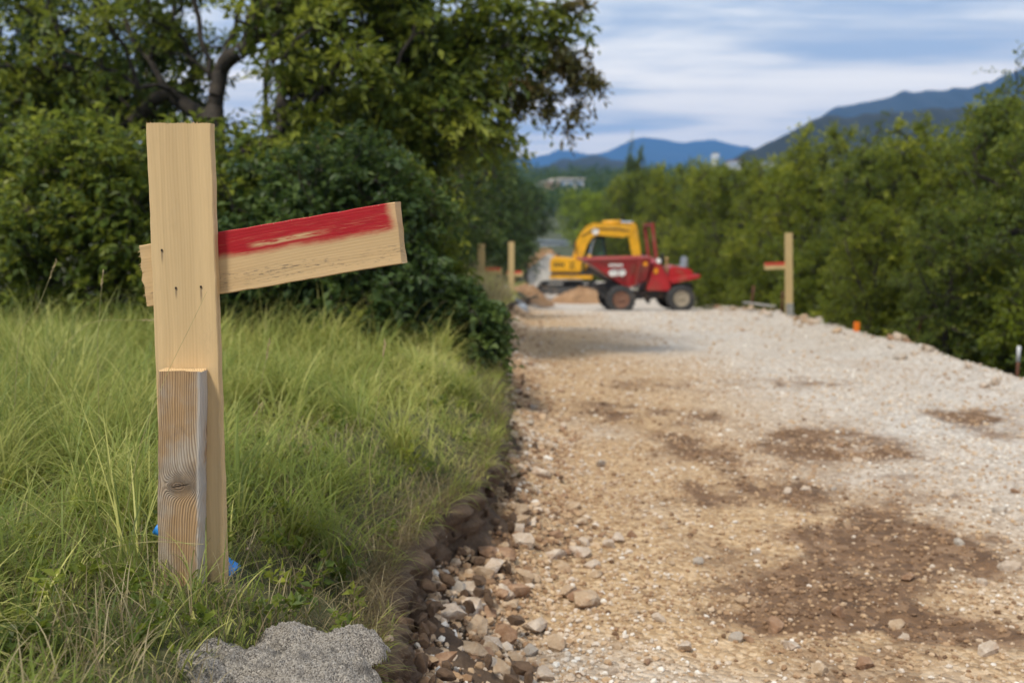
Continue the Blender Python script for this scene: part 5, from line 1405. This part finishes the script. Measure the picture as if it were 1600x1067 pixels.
# house
bm = prism([X_(860, 435), X_(925, 435), X_(925, 429), X_(860, 429)], -.86, .86, .02); epart('lower_skirt', bm, M_YEL)
bm = prism([X_(861, 429), X_(925, 429), X_(925, 425), X_(861, 425)], -.845, .845, .01); epart('black_band', bm, M_BLACK)
bm = prism([X_(860, 425), X_(908, 425), X_(909, 412), X_(900, 404), X_(884, 402), X_(864, 401), X_(860, 406)], -.87, .55, .06, segs=3); hs = epart('engine_cover', bm, M_YEL)
bm = None
for i in range(4): bm = box((X_(868 + i * 4.2, 413)[0], -.872, X_(868 + i * 4.2, 413)[1]), (.085, .012, .17), .004, bm)
epart('side_lettering', bm, M_COUNTER, hs)
bm = None
for i in range(5): bm = box((X_(894, 409 + i * 2.6)[0], -.872, X_(894, 409 + i * 2.6)[1]), (.24, .012, .03), .003, bm)
epart('grille', bm, M_COUNTER, hs)
# cab on the far side
c0, c1, c2, c3 = X_(917, 425), X_(947, 425), X_(943, 372), X_(917, 372)
cabm = None
for y_ in (.0, .86):
    for p, q in ((c0, c3), (c1, c2), (c3, c2), (c0, c1)):
        cabm = tube([(p[0], y_, p[1]), (q[0], y_, q[1])], .05, 6, cabm)
for p in (c0, c1, c2, c3): cabm = tube([(p[0], 0, p[1]), (p[0], .86, p[1])], .05, 6, cabm)
cb = epart('cab', cabm, M_BLACK)
epart('cab_roof', prism([(c3[0] - .06, c3[1]), (c2[0] + .08, c2[1]), (c2[0] + .04, c2[1] + .09), (c3[0], c3[1] + .09)], -.06, .92, .03), M_BLACK, cb)
epart('lower_panel', prism([c0, c1, (c1[0] - .02, c1[1] + .55), (c0[0], c0[1] + .55)], .005, .855, .01), M_BLACK, cb)
def pane(pts): 
    bm = bmesh.new(); bm.faces.new([bm.verts.new(p) for p in pts]); return bm
epart('side_window', pane([(c0[0], -.01, c0[1] + .55), (c1[0] - .02, -.01, c1[1] + .55), (c2[0], -.01, c2[1]), (c3[0], -.01, c3[1])]), M_GLASS, cb)
epart('windscreen', pane([(c1[0] - .02, 0, c1[1] + .55), (c1[0] - .02, .86, c1[1] + .55), (c2[0], .86, c2[1]), (c2[0], 0, c2[1])]), M_GLASS, cb)
epart('seat', prism([(c0[0] + .15, c0[1] + .5), (c0[0] + .55, c0[1] + .5), (c0[0] + .55, c0[1] + .62), (c0[0] + .28, c0[1] + .62), (c0[0] + .18, c0[1] + 1.15), (c0[0] + .06, c0[1] + 1.15)], .2, .65, .03), M_BLACK, cb)
# boom, stick, rams
bo = [X_(p, q) for p, q in [(893, 421), (894, 405), (900, 378), (907, 364), (916, 354), (926, 349.5), (945, 350.5), (970, 351), (988, 351.5), (991, 357), (984, 368), (972, 371.5), (945, 369.5), (932, 368), (924, 372), (917, 383), (910, 403), (908, 421)]]
bmo = epart('boom', prism(bo, -.40, -.12, .012), M_YEL)
q = X_(929, 362); epart('round_sticker', lathe([(.001, -.008), (.15, -.008), (.15, .008), (.001, .008)], 24, 'Y', None, (q[0], -.408, q[1])), M_WHITE, bmo)
epart('stick', prism([X_(p, q) for p, q in [(980, 350), (989, 349), (993, 356), (1003, 420), (999, 428), (994, 426), (984, 392), (979, 362)]], -.37, -.15, .012), M_YEL)
bm = tube([(X_(940, 350)[0], -.26, X_(940, 349)[1]), (X_(968, 348)[0], -.26, X_(968, 348)[1])], .095, 12); rm = epart('stick_ram', bm, M_YEL, exc, True)
epart('ram_rod', tube([(X_(966, 348)[0], -.26, X_(966, 348)[1]), (X_(986, 349)[0], -.26, X_(986, 349)[1])], .06, 10), M_CHROME, rm)
bm = tube([(X_(914, 424)[0], -.26, X_(914, 424)[1]), (X_(921, 398)[0], -.26, X_(921, 398)[1])], .09, 12); rm = epart('boom_ram', bm, M_YEL, exc, True)
epart('ram_rod', tube([(X_(920.5, 400)[0], -.26, X_(920.5, 400)[1]), (X_(928, 372)[0], -.26, X_(928, 372)[1])], .05, 10), M_CHROME, rm)
epart('hose', tube([(X_(908, 370)[0], -.42, X_(908, 370)[1]), (X_(930, 359)[0], -.42, X_(930, 358)[1]), (X_(965, 358)[0], -.42, X_(965, 359)[1]), (X_(982, 362)[0], -.41, X_(982, 362)[1])], .022, 6), M_BLACK, exc, True)
bm = prism([X_(p, q) for p, q in [(996, 424), (1004, 420), (1012, 432), (1008, 446), (992, 450), (988, 440)]], -.55, .03, .015)
for i in range(4): box((X_(989, 450)[0], -.5 + i * .16, X_(989, 449)[1]), (.16, .07, .05), .005, bm)
epart('bucket', bm, M_CHASSIS)
bm = box((X_(897, 381)[0], -.55, X_(897, 381)[1]), (.12, .05, .30), .02); bm = tube([(X_(897, 385)[0], -.55, X_(897, 385)[1]), (X_(903, 404)[0], -.6, X_(903, 404)[1])], .015, 6, bm); epart('mirror', bm, M_BLACK)
bm = tube([(X_(872, 403)[0], .3, X_(872, 403)[1]), (X_(872, 396)[0], .3, X_(872, 396)[1])], .05, 10); epart('exhaust', bm, M_BLACK)

# ------------------------------------------------------------------ buildings
M_WALL = mat_plain('render_white', (.62, .60, .56), .85, 0, .08, .6); M_WALLP = mat_plain('render_pink', (.55, .36, .28), .85, 0, .1, .6)
M_ROOFG = mat_plain('roof_grey', (.26, .30, .34), .7, .1, .12, .8); M_ROOFP = mat_plain('roof_pale', (.58, .53, .47), .85, 0, .1, .8); M_ROOFR = mat_plain('roof_red', (.34, .16, .10), .85, 0, .15, 1)
M_WIN = mat_plain('window_blue', (.22, .30, .42), .15, 0, .2, 1); M_WALLB = mat_plain('cabin_wall', (.56, .56, .55), .7, 0, .08, 1)
def building(name, px, py_base, Y, w, d, h, wall, roof, label, nwin=3, rz=0.0, over=.3, wing=None, roof_h=.35, slope=0.0):
    p = at(px, py_base, Y); r = empty(name, p, rz)
    link('wall', bm_mesh('wall', box((0, d / 2, h / 2 - 2), (w, d, h + 4), .01), wall), r)
    link('roof', bm_mesh('roof', prism([(-w / 2 - over, h), (w / 2 + over, h - slope), (w / 2 + over, h + roof_h - slope), (-w / 2 - over, h + roof_h)], -over, d + over, .01), roof), r)
    for i in range(nwin):
        x = -w / 2 + w * (i + .5) / nwin; ww, hh = w / nwin * .55, h * .42
        f = link('window', bm_mesh('window', box((x, -.01, h * .55), (ww + .12, .08, hh + .12), .01), M_WHITE), r)
        link('pane', bm_mesh('pane', box((x, -.04, h * .55), (ww, .06, hh), 0), M_WIN), f)
    if wing:
        wx, ww, wh, wm = wing
        link('wing', bm_mesh('wing', box((wx, d * .4, wh / 2 - 2), (ww, d * .9, wh + 4), .01), wm), r)
        link('wing_roof', bm_mesh('wing_roof', box((wx, d * .4, wh + .12), (ww + .4, d * .9 + .4, .24), .01), M_ROOFP), r)
    tag(r, label, 'building')
building('site_cabin', 868, 405, 120, 4.2, 3.0, 2.15, M_WALLB, M_ROOFG, 'pale site cabin with a grey roof and blue windows behind the excavator', 3, .12, .25, None, .3, .25)
building('house', 892, 299, 250, 6.6, 8, 2.9, M_WALL, M_ROOFP, 'distant cream house with a flat pale roof above the bright tree', 3, .25, .3, (-4.6, 3.0, 2.3, M_WALLP))
building('white_hut', 843, 300, 245, 1.5, 3, 1.6, M_WHITE, M_WHITE, 'small white hut left of the distant cream house', 1, 0, .1)
building('hall', 1196, 275, 620, 12.5, 14, 8.5, M_WALLB, M_ROOFG, 'distant pale blue hall at the foot of the dark hill', 4, .2, .4)
building('tower_house', 1119, 262, 600, 3.2, 5, 8.5, M_WHITE, M_ROOFG, 'small white tower house above the tree line below the blue mountains', 2, .1, .3)
building('red_roofed_house', 1150, 266, 640, 8, 9, 6.0, M_WALL, M_ROOFR, 'distant house with a red roof between the tower house and the hall', 3, .1, .5)

# ------------------------------------------------------------------ haze: the air between here and the mountains
bm = bmesh.new(); bmesh.ops.create_cube(bm, size=1)
gzmin = float(min(GZ.min(), RZ.min()))
z_lo, z_hi = gzmin - 1.5, 620.0
bmesh.ops.scale(bm, vec=(13000, 13000, z_hi - z_lo), verts=bm.verts); bmesh.ops.translate(bm, vec=(0, 0, (z_hi + z_lo) / 2), verts=bm.verts)
mh = bpy.data.materials.new('haze'); mh.use_nodes = True
for n_ in list(mh.node_tree.nodes):
    if n_.type == 'BSDF_PRINCIPLED': mh.node_tree.nodes.remove(n_)
pv = mh.node_tree.nodes.new('ShaderNodeVolumePrincipled')
pv.inputs['Color'].default_value = (.15, .43, 1.0, 1); pv.inputs['Density'].default_value = 2.2e-4; pv.inputs['Anisotropy'].default_value = 0.0
mh.node_tree.links.new(pv.outputs[0], mh.node_tree.nodes['Material Output'].inputs['Volume'])
hz_o = link('haze', bm_mesh('haze', bm, mh)); tag(hz_o, kind='stuff')
print('stones', n_st, 'tris', sum(len(m.loop_triangles) if m.loop_triangles else sum(max(0, p - 2) for p in [0]) for m in bpy.data.meshes), 'polys', sum(len(m.polygons) for m in bpy.data.meshes))
